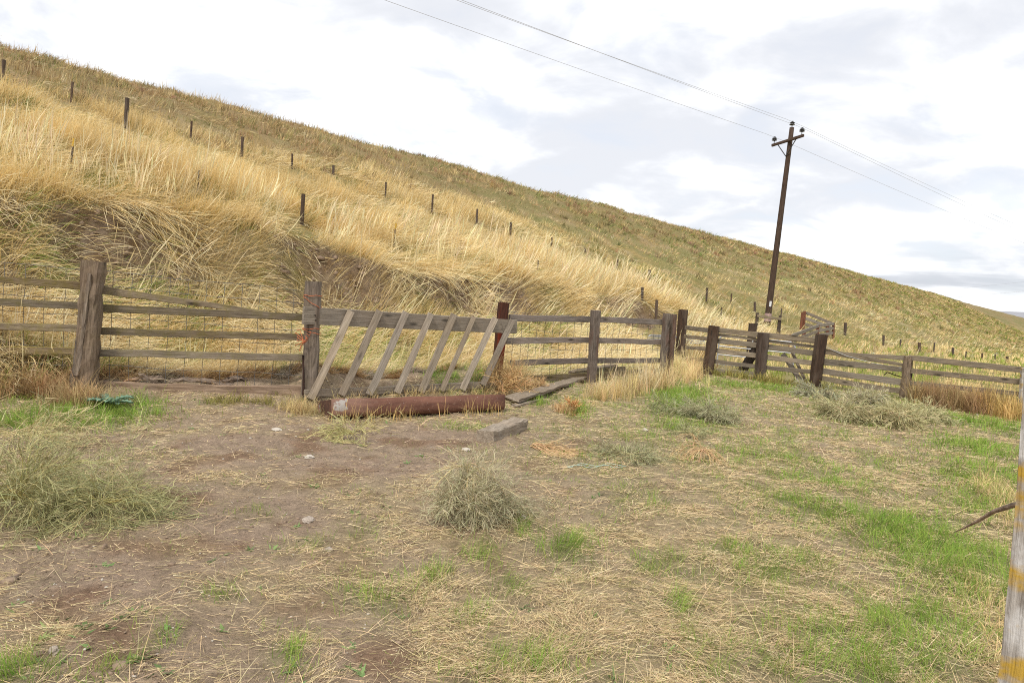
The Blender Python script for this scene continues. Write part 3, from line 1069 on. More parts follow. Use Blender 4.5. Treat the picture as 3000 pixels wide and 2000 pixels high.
# --- middle fence ---------------------------------------------------------------
MA, MB = P(1465, 1000, 11.75)[:2], P(1950, 1000, 15.1)[:2]
rb = on_plane(1452, 1120, MA, MB)
rb[2] = gz(rb[0], rb[1])
mid_f = thing('plank_fence', rb, 'grey three rail plank fence between the red stained post and a split double post', 'fence')
post('post', rb, on_plane(1477, 886, MA, MB), 0.165, 0.165, REDW, mid_f, yaw=0.55, rough=0.006)
mid_f.children[-1]['label'] = 'square post stained dark red'
pb3 = on_plane(1730, 1146, MA, MB, -0.10)
pb3[2] = gz(pb3[0], pb3[1])
post('post', pb3, on_plane(1746, 909, MA, MB, -0.12), 0.175, 0.16, P3W, mid_f, yaw=0.5, taper=(0.82, 1.0), rough=0.01, nseg=12)
for (x0, y0, x1, y1, wd, yw) in ((1942, 1104, 1953, 918, 0.135, 0.5), (1957, 1120, 1973, 920, 0.105, 0.6)):
    q0 = on_plane(x0, y0, MA, MB, -0.02)
    q0[2] = gz(q0[0], q0[1])
    post('post', q0, on_plane(x1, y1, MA, MB, -0.02), wd, 0.15, P3W, mid_f, yaw=yw, rough=0.011, nseg=12, taper=(0.8, 1.0))
for (x0, y0, x1, y1, h) in ((1490, 928, 1946, 945, 0.115), (1484, 997, 1942, 1000, 0.11), (1488, 1063, 1936, 1054, 0.105)):
    rail(x0, y0, x1, y1, MA, MB, 0.08, h, 0.04, GREY, mid_f, warp=0.014, rough=0.006, ragged=0.02)
rail(1500, 1114, 1935, 1084, MA, MB, 0.13, 0.115, 0.045, MOSSY, mid_f, name='base_board', warp=0.01, taper=(1.0, 0.9))
zA = on_plane(1490, 915, MA, MB, 0.11)[2]
zB = on_plane(1945, 937, MA, MB, 0.11)[2]
wire_grid('wire_netting', MA, MB, 0.115, lambda u: zA + (zB - zA) * u, 0.05, mid_f, dx=0.2)

# --- corral fence in the centre right ---------------------------------------------
CA = P(2003, 1000, 20.0)[:2]
CB = P(2085, 1000, 17.6)[:2]
CC = P(2396, 1000, 16.4)[:2]
cb = on_plane(2224, 1116, CB, CC)
corr = thing('plank_fence', (cb[0], cb[1], gz(cb[0], cb[1])), 'brown five board corral fence on dark posts in front of the power pole', 'fence')


def gpost(px, py, tx, ty, A, B, wid, mat, parent, yaw=0.0, dep=None, off=0.0, **kw):
    p = on_plane(px, py, A, B, off)
    p[2] = min(p[2], gz(p[0], p[1]))
    return post('post', p, on_plane(tx, ty, A, B, off), wid, dep or wid, mat, parent, yaw=yaw, sink=0.2, **kw)


gpost(1991, 1046, 2002, 907, CA, CB, 0.235, TIE, corr, yaw=0.2)
gpost(2074, 1092, 2091, 954, CB, CC, 0.235, TIE, corr, yaw=0.1, off=-0.12)
gpost(2225, 1116, 2237, 975, CB, CC, 0.235, TIE, corr, yaw=0.1, off=-0.12)
gpost(2387, 1130, 2406, 979, CB, CC, 0.225, TIE, corr, yaw=0.1, off=-0.12)
for (x0, y0, x1, y1, h) in ((2008, 958, 2078, 968, 0.12), (2006, 986, 2076, 992, 0.10), (2010, 1017, 2074, 1023, 0.10), (2010, 1050, 2072, 1055, 0.09)):
    rail(x0, y0, x1, y1, CA, CB, 0.0, h, 0.04, CORR, corr)
for (x0, y0, x1, y1, h, of) in ((2096, 965, 2394, 1000, 0.135, 0), (2096, 981, 2394, 1015, 0.07, 0.06), (2092, 996, 2390, 1036, 0.13, 0), (2088, 1026, 2386, 1065, 0.115, 0), (2086, 1058, 2382, 1089, 0.10, 0), (2082, 1081, 2228, 1097, 0.08, 0)):
    rail(x0, y0, x1, y1, CB, CC, 0.02 + of, h, 0.04, CORR, corr, warp=0.012, rough=0.006)
beam('brace', on_plane(2169, 1092, CB, CC, 0.25), on_plane(2232, 1000, CB, CC, 0.14), 0.19, 0.17, TIE, corr, up=(1, 0, 0), rough=0.01)

for (x0, y0, x1, y1, wd, of, m_, lab) in ((2352, 1130, 2293, 1036, 0.12, 0.16, PANEL, 'grey plank leaning against the corral fence, the left one of two'),
                                        (2366, 1128, 2320, 1030, 0.07, 0.20, SCRAP, 'tan narrow plank leaning against the corral fence beside the grey plank')):
    p = on_plane(x0, y0, CB, CC, of)
    p[2] = gz(p[0], p[1]) + 0.01
    tag(beam('leaning_plank', p, on_plane(x1, y1, CB, CC, of), wd, 0.035, m_, None, up=(1, -0.2, 0)), lab, 'plank', 'planks leaning on the corral fence')

# --- right-hand fence ------------------------------------------------------------
RA, RB, RC = P(2398, 1000, 16.35)[:2], P(2655, 1000, 15.3)[:2], P(3008, 1000, 13.2)[:2]
p8 = on_plane(2645, 1166, RA, RB)
rf = thing('plank_fence', (p8[0], p8[1], gz(p8[0], p8[1])), 'low grey plank fence running right from the corral with a sagging board section', 'fence')
p8[2] = gz(p8[0], p8[1])
post('post', p8, on_plane(2661, 1043, RA, RB, -0.03), 0.145, 0.14, POSTW, rf, yaw=-0.2, rough=0.01, nseg=10)
gpost(2668, 1160, 2671, 1043, RB, RC, 0.05, TIE, rf, off=0.12)
p9 = on_plane(2998, 1235, RB, RC)
p9[2] = gz(p9[0], p9[1])
post('post', p9, on_plane(3007, 1078, RB, RC, -0.1), 0.15, 0.14, LICHEN, rf, yaw=-0.3)
for (x0, y0, x1, y1, h, tpv) in ((2410, 1027, 2648, 1072, 0.11, (1.2, 0.55)), (2408, 1058, 2646, 1085, 0.125, (1.2, 0.9)), (2406, 1083, 2642, 1121, 0.135, (1, 1)), (2404, 1105, 2640, 1146, 0.12, (1, 1))):
    rail(x0, y0, x1, y1, RA, RB, 0.06, h, 0.04, CORR, rf, taper=tpv, warp=0.02, rough=0.007)
rail(2458, 1033, 2656, 1049, RA, RB, 0.12, 0.10, 0.04, CORR, rf, taper=(0.5, 1.1))
RD = np.array(RC) + (np.array(RC) - np.array(RB)) * 0.5
for (x0, y0, x1, y1, h) in ((2662, 1049, 3000, 1082, 0.118), (2664, 1085, 3000, 1121, 0.112), (2664, 1120, 2996, 1157, 0.098)):
    rail(x0, y0, x1, y1, RB, RC, 0.08, h, 0.04, CORR, rf, warp=0.012, ext1=1.0)
rail(2664, 1160, 2996, 1197, RB, RC, 0.10, 0.15, 0.05, CORR, rf, name='base_board', ext1=1.0)
za_, zb_ = on_plane(2662, 1052, RB, RC, .12)[2], on_plane(3000, 1085, RB, RC, .12)[2]
wire_grid('wire_netting', RB, RC, 0.115, lambda u: za_ + (zb_ - za_) * u, 0.05, rf, dx=0.2, r=0.003)
zc_ = on_plane(2470, 1035, RA, RB, .12)[2]
wire_grid('wire_netting', RA, RB, 0.115, lambda u: zc_ + (za_ - zc_) * u, 0.05, rf, dx=0.2, r=0.003)
tag(tube_obj('loose_wire', np.array([on_plane(x_, y_, RA, RB, o_) for x_, y_, o_ in ((2412, 1010, -0.05), (2440, 1026, 0), (2480, 1042, 0), (2530, 1056, 0.03), (2560, 1064, 0.04), (2640, 1078, 0.02))]), 0.0055, GALV), 'slack pale wire strung across the sagging boards of the low fence', 'wire')
tag(tube_obj('dead_branch', np.array([on_plane(x_, y_, RA, RB, 0.16) for x_, y_ in ((2590, 1098), (2600, 1090), (2618, 1097), (2645, 1105))]), 0.013, TIE), 'short dark branch stuck behind the sagging boards of the low fence', 'branch')

# --- posts standing behind the corral ------------------------------------------------
hb = thing('brace_frame', at_ground(2250, 985), 'weathered H frame of two posts and a rail at the foot of the power pole', 'fence brace')
hY = hb.location[1]
for (x0, y0, x1, y1, wd) in ((2214, 1000, 2219, 916, 0.115), (2278, 985, 2286, 924, 0.10)):
    post('post', P(x0, y0, hY), P(x1, y1, hY), wd, wd, HPOST, hb)
beam('rail', P(2218, 925, hY - 0.05), P(2288, 934, hY - 0.05), 0.11, 0.09, MOSSY, hb)
bp2 = at_ground(2198, 1050)
tag(post('gate_post', bp2, P(2206, 947, bp2[1]), 0.24, 0.22, TIE, None), 'stout dark post seen behind the corral fence left of the H frame', 'post')
st = P(2286, 975, hY)
tag(post('steel_stake', (st[0] + 0.02, st[1] + 0.1, gz(st[0], st[1])), P(2290, 903, hY + 0.1), 0.045, 0.03, TPOST, None), 'thin dark stake rising behind the right leg of the H frame', 'stake')

# --- galvanised tube gates lying behind ------------------------------------------------
def tube_gate(pxa, pya, pxb, pyb, Y0, Y1, lab):
    a, b = P(pxa, pya, Y0), P(pxb, pyb, Y1)
    d = b - a
    L = np.linalg.norm(d[:2])
    ux = np.array([d[0], d[1], 0]) / L
    za = gz(a[0], a[1])
    base = np.array([a[0], a[1], za + 0.05])
    g = thing('tube_gate', base, lab, 'gate', 'galvanised tube gates')
    hA = a[2] - base[2]
    rc = 0.12
    top = lambda s_: base + ux * s_ + np.array([0, 0, hA + (b[2] - a[2]) * s_ / L])
    pts = [base + np.array([0, 0, 0.0])]
    pts += [base + np.array([0, 0, hA - rc])]
    for an in np.linspace(0.2, math.pi / 2, 5):
        pts.append(base + ux * rc * (1 - math.cos(an)) + np.array([0, 0, hA - rc + rc * math.sin(an)]))
    pts += [top(L * 0.5), top(L - rc), top(L) + np.array([0, 0, -rc]), base + ux * L]
    tube_obj('frame', np.array(pts), 0.025, GALV, g, 7)
    for k in (0.0, 0.33, 0.62):
        z = hA * k + 0.03
        tube_obj('bar', np.array([base + np.array([0, 0, z]), base + ux * L * 0.5 + np.array([0, 0, z]), base + ux * L + np.array([0, 0, z])]), 0.02, GALV, g, 6)
    tube_obj('stile', np.array([base + ux * L * 0.45, top(L * 0.45)]), 0.02, GALV, g, 6)


tube_gate(1899, 981, 2066, 993, 20.4, 21.5, 'pale tube gate behind the split double post')
tube_gate(2108, 984, 2330, 1003, 20.0, 19.2, 'pale tube gate behind the five board corral fence')

# --- rusty loading pen up the slope --------------------------------------------------------
pen = thing('loading_pen', at_ground(2441, 992), 'small pen of grey rails on rust orange posts right of the power pole', 'pen')
yc = pen.location[1]
FAR = yc + 9.0
penp = [((2441, 992), (2441, 945)), ((2423, 995), (2424, 946)), ((2395, 1000), (2396, 950)), ((2355, 1006), (2356, 964)), ((2314, 1020), (2317, 980)), ((2352, 964), (2358, 911)), ((2346, 966), (2352, 914))]
tops = []
for (bx, by), (tx, ty) in penp:
    b_ = at_ground(bx, by)
    tp = P(tx, ty, b_[1])
    post('post', b_, tp, 0.12 if b_[1] < yc + 2 else 0.17, 0.12, RUSTP, pen, sink=0.3)
    tops.append(tp)
for k in range(3):
    dz_ = np.array([0, 0, -0.06 - 0.24 * k])
    dn_ = np.array([0, -0.08, 0])
    beam('rail', tops[0] + dz_ + dn_, tops[2] + dz_ + dn_, 0.15, 0.05, PANEL, pen)
    beam('rail', tops[2] + dz_ + dn_, tops[4] + dz_ + dn_, 0.15, 0.05, PANEL, pen)
    beam('rail', tops[0] + dz_, tops[5] + dz_ * 1.2, 0.15, 0.05, PANEL, pen)

# --- hillside fence posts ------------------------------------------------------------------
WORDS = ['first', 'second', 'third', 'fourth', 'fifth', 'sixth', 'seventh', 'eighth', 'ninth', 'tenth', 'eleventh', 'twelfth', 'thirteenth', 'fourteenth', 'fifteenth', 'sixteenth']
UPPER = [(11, 176, 240, 10), (212, 240, 300, 7), (373, 287, 376, 10), (562, 355, 405, 7), (711, 401, 465, 8), (857, 451, 495, 6), (977, 485, 512, 9), (1131, 534, 582, 5), (1268, 570, 625, 6), (1399, 612, 658, 6), (1497, 651, 690, 7), (1617, 695, 724, 5), (1714, 726, 742, 5), (1809, 760, 790, 6), (1903, 790, 830, 8)]
LOWER = [(889, 568, 658, 12), (1882, 841, 878, 8), (1925, 878, 938, 10)]
LOWLAB = ['stout dark wooden post alone on the grassy terrace above the slatted panel', 'short wooden post deep in tall grass above the split double post', 'slim grey wooden post just behind the split double post']
RIGHTP = [(2072, 843, 888, 6), (2143, 860, 893, 5), (2212, 884, 915, 7), (2477, 945, 980, 8), (2589, 981, 1010, 7), (2694, 1003, 1031, 8), (2792, 1018, 1042, 7), (2878, 1034, 1052, 5), (2951, 1044, 1062, 7)]
STAKES = [(215, 406, 515, 4.2), (583, 499, 553, 3.6), (1160, 655, 728, 4), (1351, 704, 730, 3), (1577, 763, 806, 3.4), (1757, 812, 852, 3.4), (2114, 900, 938, 3.4), (2151, 935, 955, 3), (2639, 993, 1018, 3.2), (2738, 1003, 1034, 3.2), (2831, 1029, 1048, 3), (2916, 1037, 1053, 3)]


CLEAR = []


def hill_post(px, y0, y1, wpx, label, group, i):
    b_ = at_ground(px - (y1 - y0) * 0.06, y1)
    CLEAR.append((b_[0], b_[1], 1.9, 0.33))
    Yd = b_[1]
    wd = max(0.05, 0.82 * wpx * Yd / F3)
    o = post('fence_post', b_, P(px, y0, Yd), wd, wd, HPOST, None, yaw=0.3 * math.sin(i * 2.3), seed=i, nseg=5, sink=0.4)
    tag(o, label, 'fence post', group)


for i, (px, y0, y1, wpx) in enumerate(UPPER):
    hill_post(px, y0, y1, wpx, WORDS[i] + ' dark wooden post from the left in the upper hillside line', 'wooden posts of the upper hillside fence', i)
for i, (px, y0, y1, wpx) in enumerate(LOWER):
    hill_post(px, y0, y1, wpx, LOWLAB[i], 'wooden posts of the lower hillside fence', 30 + i)
for i, (px, y0, y1, wpx) in enumerate(RIGHTP):
    lab = (WORDS[i] + ' small dark post from the left on the slope left of the power pole') if i < 3 else (WORDS[i - 3] + ' small dark post from the left on the slope right of the loading pen')
    hill_post(px, y0, y1, wpx, lab, 'small posts along the foot of the hill', 50 + i)
for i, (px, y0, y1, wpx) in enumerate(STAKES):
    b_ = at_ground(px - (y1 - y0) * 0.09, y1)
    CLEAR.append((b_[0], b_[1], 1.3, 0.16))
    Yd = b_[1]
    wd = wpx * Yd / F3
    s_ = thing('steel_stake', b_, WORDS[i] + ' thin steel stake from the left in the hillside grass', 'stake', 'thin steel stakes of the hillside fence')
    tp = P(px, y0, Yd)
    d_ = tp - b_
    post('shaft', b_, b_ + d_ * 0.78, wd, wd, TPOST, s_, nseg=3, sink=0.3, rough=0.002)
    post('painted_tip', b_ + d_ * 0.783, tp, wd * 1.05, wd * 1.05, YELLOW if i in (0, 2) else TPOST, s_, nseg=2, sink=0.0, rough=0.002)


# ------------------------------------------------------------------ small things in the yard
def ground_beam(name, pa, pb_, h, wdt, mat, label, cat, group=None, lift=0.0, **kw):
    a, b = at_ground(*pa), at_ground(*pb_)
    a[2] = gz(a[0], a[1]) + h * 0.42 + lift
    b[2] = gz(b[0], b[1]) + h * 0.42 + lift
    return tag(beam(name, a, b, h, wdt, mat, None, **kw), label, cat, group)


ground_beam('timber_block', (1420, 1296), (1522, 1256), 0.145, 0.20, TIMB, 'short squared grey timber lying on the dirt in front of the trough', 'timber', rough=0.008, warp=0.003, bev=0.1, nseg=10)
ground_beam('loose_plank', (1500, 1186), (1716, 1116), 0.05, 0.24, SCRAP, 'wide split grey plank lying on the ground under the middle fence', 'plank', 'loose planks under the middle fence', lift=0.07, ragged=0.06, rough=0.012, taper=(1, 0.8))
ground_beam('loose_plank', (1505, 1195), (1600, 1165), 0.04, 0.10, SCRAP, 'short broken plank lying in front of the wide split plank', 'plank', 'loose planks under the middle fence', ragged=0.04, rough=0.01)
p = on_plane(1672, 1092, MA, MB, 0.34)
q_ = on_plane(1800, 1068, MA, MB, 0.40)
tag(beam('loose_plank', p, q_, 0.05, 0.16, SCRAP, None, rough=0.01, ragged=0.05), 'grey splintered plank leaning behind the streaked middle post', 'plank', 'loose planks under the middle fence')
p = on_plane(1690, 1094, MA, MB, 0.26)
q_ = on_plane(1830, 1079, MA, MB, 0.32)
tag(beam('loose_plank', p, q_, 0.09, 0.04, MOSSY, None, rough=0.01, ragged=0.05), 'dark mossy plank behind the base board of the middle fence', 'plank', 'loose planks under the middle fence')

# white lichened post close by on the right
pn0 = P(2990, 2330, 1.30)
pn1 = P(3135, 1000, 1.52)
near = post('leaning_post', (pn0[0], pn0[1], pn0[2]), pn1, 0.085, 0.10, LICHEN, None, yaw=0.15, sink=max(0.1, pn0[2]), rough=0.0025, warp=0.003, nseg=22)
for v_ in near.data.vertices:
    u_b = max(0.0, (v_.co.x / (near.data.vertices[-1].co.x) - 0.52) / 0.48)
    v_.co.z -= 0.040 * u_b ** 1.6
tag(near, 'pale weathered post with yellow lichen at the right edge of the picture', 'post')

# dry curved stalk sticking in from the right edge
sp_ = [P(x_, y_, 1.47 + 0.06 * i) for i, (x_, y_) in enumerate(((3050, 1458), (2960, 1482), (2910, 1498), (2860, 1528), (2820, 1548), (2796, 1558)))]
V, Q = tubes(np.array([sp_]), np.array([[0.0065, 0.006, 0.005, 0.0035, 0.002, 0.001]]), 7)
Vc = V.copy()
tag(obj_np('dry_stalk', V, Q, None, BARK, None, True, None, sp_[0]), 'brown withered stalk sticking out left from the lichened post', 'stalk')


def rock(name, px, py, sx, sy, sz, mat, label, seed):
    import bmesh
    bm = bmesh.new()
    bmesh.ops.create_icosphere(bm, subdivisions=3, radius=1)
    rr = random.Random(seed)
    o1, o2 = rr.uniform(0, 50), rr.uniform(0, 50)
    for v in bm.verts:
        c = v.co
        n = float(perlin(c.x * 1.3 + o1, c.y * 1.3 + c.z * 1.7 + o2, 2)) * 0.35 + float(perlin(c.x * 3 + o2, c.y * 3 + c.z * 2.3 + o1, 2)) * 0.15
        c *= 1 + n
        c.x *= sx
        c.y *= sy
        c.z *= sz
    me = bpy.data.meshes.new(name)
    bm.to_mesh(me)
    bm.free()
    me.materials.append(mat)
    g = at_ground(px, py)
    o = bpy.data.objects.new(name, me)
    o.location = (g[0], g[1], gz(g[0], g[1]) + sz * 0.25)
    o.rotation_euler = (0, 0, rr.uniform(0, 6))
    COL.objects.link(o)
    return tag(o, label, 'stone', 'stones lying in the yard')


rock('stone', 903, 1526, 0.05, 0.04, 0.025, STONE, 'largest flat pinkish stone in the left part of the bare dirt', 1)
rock('stone', 962, 1612, 0.03, 0.022, 0.018, STONE, 'small pinkish stone right below the largest flat stone', 2)
rock('stone', 1533, 1521, 0.021, 0.02, 0.024, STONEW, 'small round white stone beside a green tuft right of the tumbleweed', 3)
rock('stone', 158, 1908, 0.026, 0.018, 0.018, STONE, 'smooth brownish stone near the lower left corner', 4)
rock('stone', 1890, 1260, 0.06, 0.035, 0.02, STONEW, 'white stone right of the orange dead weed', 5)
rock('stone', 812, 1260, 0.05, 0.035, 0.02, STONEW, 'pale stone on the dirt in front of the left fence', 6)
rock('stone', 1365, 1318, 0.05, 0.035, 0.02, STONEW, 'pale yellowish stone below the timber block', 7)
rock('stone', 905, 1340, 0.05, 0.035, 0.02, STONEW, 'pale stone in the dirt below the left end of the trough', 8)


# twine on the post and on the ground
def loop_at(z, lean, rx=0.125, ph=0.0):
    c = np.array([b1[0], b1[1], 0]) + (t1 - b1) * ((z - b1[2]) / (t1[2] - b1[2])) * np.array([1, 1, 0])
    pts = []
    for a in np.linspace(0, TAU, 20):
        ca, sa = math.cos(a + ph), math.sin(a + ph)
        k = 1 / max(abs(ca), abs(sa))
        k = 0.6 * k + 0.4
        pts.append((c[0] + rx * 0.86 * k * ca, c[1] + rx * 0.84 * k * sa, z + lean * ca + 0.006 * math.sin(5 * a)))
    return pts


tang = []
r_ = random.Random(3)
ct = on_plane(893, 1000, LA, LB, -0.14)
for k in range(14):
    a_ = np.array(ct) + np.array([r_.uniform(-.03, .03), 0, r_.uniform(-.02, .06)])
    e_ = a_ + np.array([r_.uniform(-.16, .05), r_.uniform(-.04, .04), r_.uniform(-.17, .10)])
    m_ = (a_ + e_) / 2 + np.array([r_.uniform(-.05, .05), -.02, r_.uniform(-.03, .06)])
    tang.append([a_, m_, e_])
tw_lines = [loop_at(on_plane(918, 866, LA, LB)[2], 0.005), loop_at(on_plane(918, 884, LA, LB)[2], -0.075, 0.128), loop_at(on_plane(912, 962, LA, LB)[2], 0.01), loop_at(on_plane(912, 970, LA, LB)[2], -0.03, 0.13)] + tang
tag(tube_obj('baling_twine', None, 0.004, ORANGE, None, 4, True, tw_lines[0][0], tw_lines), 'frayed orange baling twine tied round the post left of the slatted panel', 'twine')
gl = []
for (off_, n_) in ((0, 1), (5, 2)):
    ln = []
    for i, x_ in enumerate(np.linspace(1660, 1830, 16)):
        g = at_ground(x_ + 6 * math.sin(i * n_), 1366 + off_ + 4 * math.sin(i * 0.9 + n_))
        ln.append((g[0], g[1], gz(g[0], g[1]) + 0.018))
    gl.append(ln)
tag(tube_obj('baling_twine', None, 0.0032, PALEGREEN, None, 4, True, gl[0][0], gl), 'pale green twine lying on the ground below the orange dead weed', 'twine')


# ------------------------------------------------------------------ plants: blades
def normals(x, y):
    e = 0.15
    dx = (height(x + e, y) - height(x - e, y)) / (2 * e)
    dy = (height(x, y + e) - height(x, y - e)) / (2 * e)
    n = np.stack([-dx, -dy, np.ones_like(dx)], -1)
    return n / np.linalg.norm(n, axis=-1, keepdims=True)


class Blades:
    def __init__(s):
        s.V, s.Q, s.T, s.C, s.o = [], [], [], [], 0

    def add(s, root, nrm, az, l0, l1, length, width, seg, c0, c1, prof=None):
        n = len(root)
        if n == 0:
            return
        root = np.asarray(root, float)
        D = np.stack([np.cos(az), np.sin(az), np.zeros(n)], -1)
        D = D - nrm * np.sum(D * nrm, -1, keepdims=True)
        D /= np.linalg.norm(D, axis=-1, keepdims=True) + 1e-9
        B = np.cross(nrm, D)
        wv = B + rng.normal(0, 0.5, (n, 3))
        wv /= np.linalg.norm(wv, axis=-1, keepdims=True) + 1e-9
        pts = [root]
        p = root
        for k in range(seg):
            th_ = l0 + (l1 - l0) * ((k + 0.5) / seg)
            p = p + (length / seg)[:, None] * (np.cos(th_)[:, None] * nrm + np.sin(th_)[:, None] * D)
            pts.append(p)
        rows, cols = [], []
        for k in range(seg):
            u = k / seg
            wk = width * ((1 - 0.55 * u) if prof is None else prof[k])
            hw = (wk / 2)[:, None] * wv
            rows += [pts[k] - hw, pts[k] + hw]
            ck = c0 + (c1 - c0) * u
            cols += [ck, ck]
        rows.append(pts[seg])
        cols.append(c1)
        V = np.stack(rows, 1)
        C = np.stack(cols, 1)
        m = 2 * seg + 1
        base = s.o + np.arange(n)[:, None] * m
        for k in range(seg - 1):
            s.Q.append(np.concatenate([base + 2 * k, base + 2 * k + 1, base + 2 * k + 3, base + 2 * k + 2], 1))
        s.T.append(np.concatenate([base + 2 * seg - 2, base + 2 * seg - 1, base + 2 * seg], 1))
        s.V.append(V.reshape(-1, 3))
        s.C.append(C.reshape(-1, 3))
        s.o += n * m

    def build(s, name, mat):
        q = np.concatenate(s.Q) if s.Q else None
        o = obj_np(name, np.concatenate(s.V), q, np.concatenate(s.T), mat, np.clip(np.concatenate(s.C), 0.004, 0.95))
        return tag(o, None, None, None, 'stuff')


def in_view(x, y, z, mx=350, my=350):
    px, py, d = project(x, y, z)
    return (d > 0.8) & (px > -mx) & (px < 3000 + mx) & (py > -my) & (py < 2000 + my)


def jit(c, n, a=0.12, b=0.05):
    c = np.broadcast_to(np.asarray(c, float), (n, 3))
    v = 1 + rng.normal(0, a, (n, 1))
    return np.clip(c * v * (1 + rng.normal(0, b, (n, 3))), 0.005, 0.95)


def tufts(B, cx_, cy_, nb, rad, az, az_sd, lean_a, lean_b, length, width, seg, c0, c1, csd=0.10, len_sd=0.25, prof=None):
    """tufts of nb blades each around centres; per-tuft arrays are repeated over the blades"""
    nb = np.asarray(nb, int)
    N = nb.sum()
    if N == 0:
        return
    r = lambda a: np.repeat(np.broadcast_to(np.asarray(a, float), (len(cx_),)), nb)
    rr = r(rad) * np.sqrt(rng.random(N))
    aa = rng.random(N) * TAU
    x = r(cx_) + rr * np.cos(aa)
    y = r(cy_) + rr * np.sin(aa)
    z = height(x, y) - 0.01
    nr = normals(x, y)
    up = np.array([0, 0, 1.0])
    nr = nr * 0.75 + up * 0.25
    nr /= np.linalg.norm(nr, axis=-1, keepdims=True)
    azz = r(az) + rng.normal(0, 1, N) * r(az_sd)
    dl = rng.normal(0, 0.20, N)
    la = r(lean_a) + dl + rng.normal(0, 0.08, N)
    lb = r(lean_b) + dl + rng.normal(0, 0.12, N)
    L = r(length) * np.clip(1 + rng.normal(0, len_sd, N), 0.35, 1.6)
    Wd = r(width) * np.clip(1 + rng.normal(0, 0.25, N), 0.5, 1.8)
    cc0 = np.repeat(np.broadcast_to(c0, (len(cx_), 3)), nb, 0) * (1 + rng.normal(0, csd, (N, 1)))
    cc1 = np.repeat(np.broadcast_to(c1, (len(cx_), 3)), nb, 0) * (1 + rng.normal(0, csd, (N, 1)))
    B.add(np.stack([x, y, z], -1), nr, azz, np.clip(la, -0.3, 1.5), np.clip(lb, -0.2, 1.75), L, Wd, seg, cc0, cc1, prof)


# --- hillside grass ---------------------------------------------------------------------
STRAW_C = np.array([0.77, 0.60, 0.30])
PALE_C = np.array([0.83, 0.71, 0.45])
GOLD_C = np.array([0.68, 0.50, 0.205])
BROWN_C = np.array([0.42, 0.295, 0.155])
OLIVE_C = np.array([0.30, 0.27, 0.085])
GRN_C = np.array([0.16, 0.24, 0.05])
DOWN_AZ = math.atan2(-UX, UY)                 # downhill


def hill_fields(x, y):
    t, s = ts(x, y)
    az = DOWN_AZ + 0.35 + 1.0 * fbm(x / 2.6, y / 2.6, 61, 2) + 0.35 * perlin(x / 0.7, y / 0.7, 64)
    up = sstep(-0.15, 0.35, fbm(x / 2.2, y / 2.2, 66, 2) + 0.30 * sstep(12, 20, t) - 0.05)   # 1 = upright stand
    return t, s, az, up


def tuft_colors(x, y, t, s, up):
    n = len(x)
    m = fbm(x / 1.8, y / 1.8, 71, 3)
    k = rng.random(n)
    base = np.where((k < 0.13)[:, None], GOLD_C, np.where((k < 0.55 + 0.3 * up)[:, None], STRAW_C, PALE_C))
    base = base * (1 + 0.16 * m)[:, None]
    g, b, farr = hill_cover(t, s)
    kb = (rng.random(n) < b)[:, None]
    base = np.where(kb, BROWN_C * (1 + 0.25 * rng.normal(0, 1, n))[:, None], base)
    tus = fbm(x / 1.1, y / 1.1, 45, 2)
    base = base * (1 + farr * np.clip(0.55 * tus, -0.35, 0.35))[:, None]
    kg = (rng.random(n) < np.clip(g * 0.9, 0, 0.8))[:, None]
    base = np.where(kg, (OLIVE_C + (GRN_C - OLIVE_C) * rng.random(n)[:, None] * 0.9), base)
    return base, kg[:, 0], kb[:, 0]


HB = Blades()
# candidate tufts, thinned with distance
ncand = 55000
tc_ = rng.uniform(-8, 30, ncand)
sc_ = rng.uniform(8.9, 24, ncand)
cand = [(tc_, sc_)]
tc_ = np.concatenate([tc_, rng.uniform(-15, 130, 100000)])
sc_ = np.concatenate([sc_, rng.uniform(6.0, 46, 100000)])
gx, gy = xy(tc_, sc_)
gzv = height(gx, gy)
dist = np.sqrt(gx ** 2 + gy ** 2)
ok = in_view(gx, gy, gzv + 0.3, 130, 130)
# behind the fences only
fence_s = np.interp(tc_, [-20, 2.6, 5.2, 9.0, 15.4, 18.5, 26, 200], [9.6, 9.15, 7.95, 8.0, 8.1, 9.2, 9.5, 6.5])
ok &= sc_ > fence_s + 0.55
dens = np.clip((13.0 / dist) ** 1.7, 0, 1)
dens = np.where(tc_ > 40, np.clip((16.0 / dist) ** 1.6, 0, 1), dens)
sm = scar(tc_, sc_)
ok &= rng.random(len(gx)) < dens * (1 - 0.80 * sm)
# ridge hides what lies beyond
ok &= sc_ < 45
for (ax, ay, ca_, cw_) in CLEAR:                                  # short grazed grass just in front of each hillside post
    d_ = math.hypot(ax, ay)
    al = (ax - gx) * ax / d_ + (ay - gy) * ay / d_
    ac = (gx - ax) * ay / d_ - (gy - ay) * ax / d_
    ok &= ~((al > -0.15) & (al < ca_) & (np.abs(ac) < cw_))
gx, gy, dist, sm = gx[ok], gy[ok], dist[ok], sm[ok]
t_, s_, az_, up_ = hill_fields(gx, gy)
col_, kg, kb = tuft_colors(gx, gy, t_, s_, up_)
n = len(gx)
print('hill tufts', n)
g_, b_c, farr = hill_cover(t_, s_)
tus = fbm(gx / 1.1, gy / 1.1, 45, 2)
low = np.clip(sstep(12.0, 24, s_) * 0.25 + farr * 0.55, 0, 0.75)            # shorter up and along the hill
lipzone = np.exp(-((s_ - 12.1) / 0.5) ** 2) * (1 - sstep(19, 24, t_))
Lh = (0.56 - 0.10 * up_ + 0.18 * rng.random(n)) * (1 - low) * (1 - 0.15 * lipzone)
Lh = Lh * (1 - 0.32 * (1 - sstep(11.2, 12.0, s_)))
Lh = Lh * (1 + farr * (0.9 * (tus > 0.05) - 0.1))
Lh = np.where(kg, Lh * 0.55, np.where(kb, Lh * 0.8, Lh))
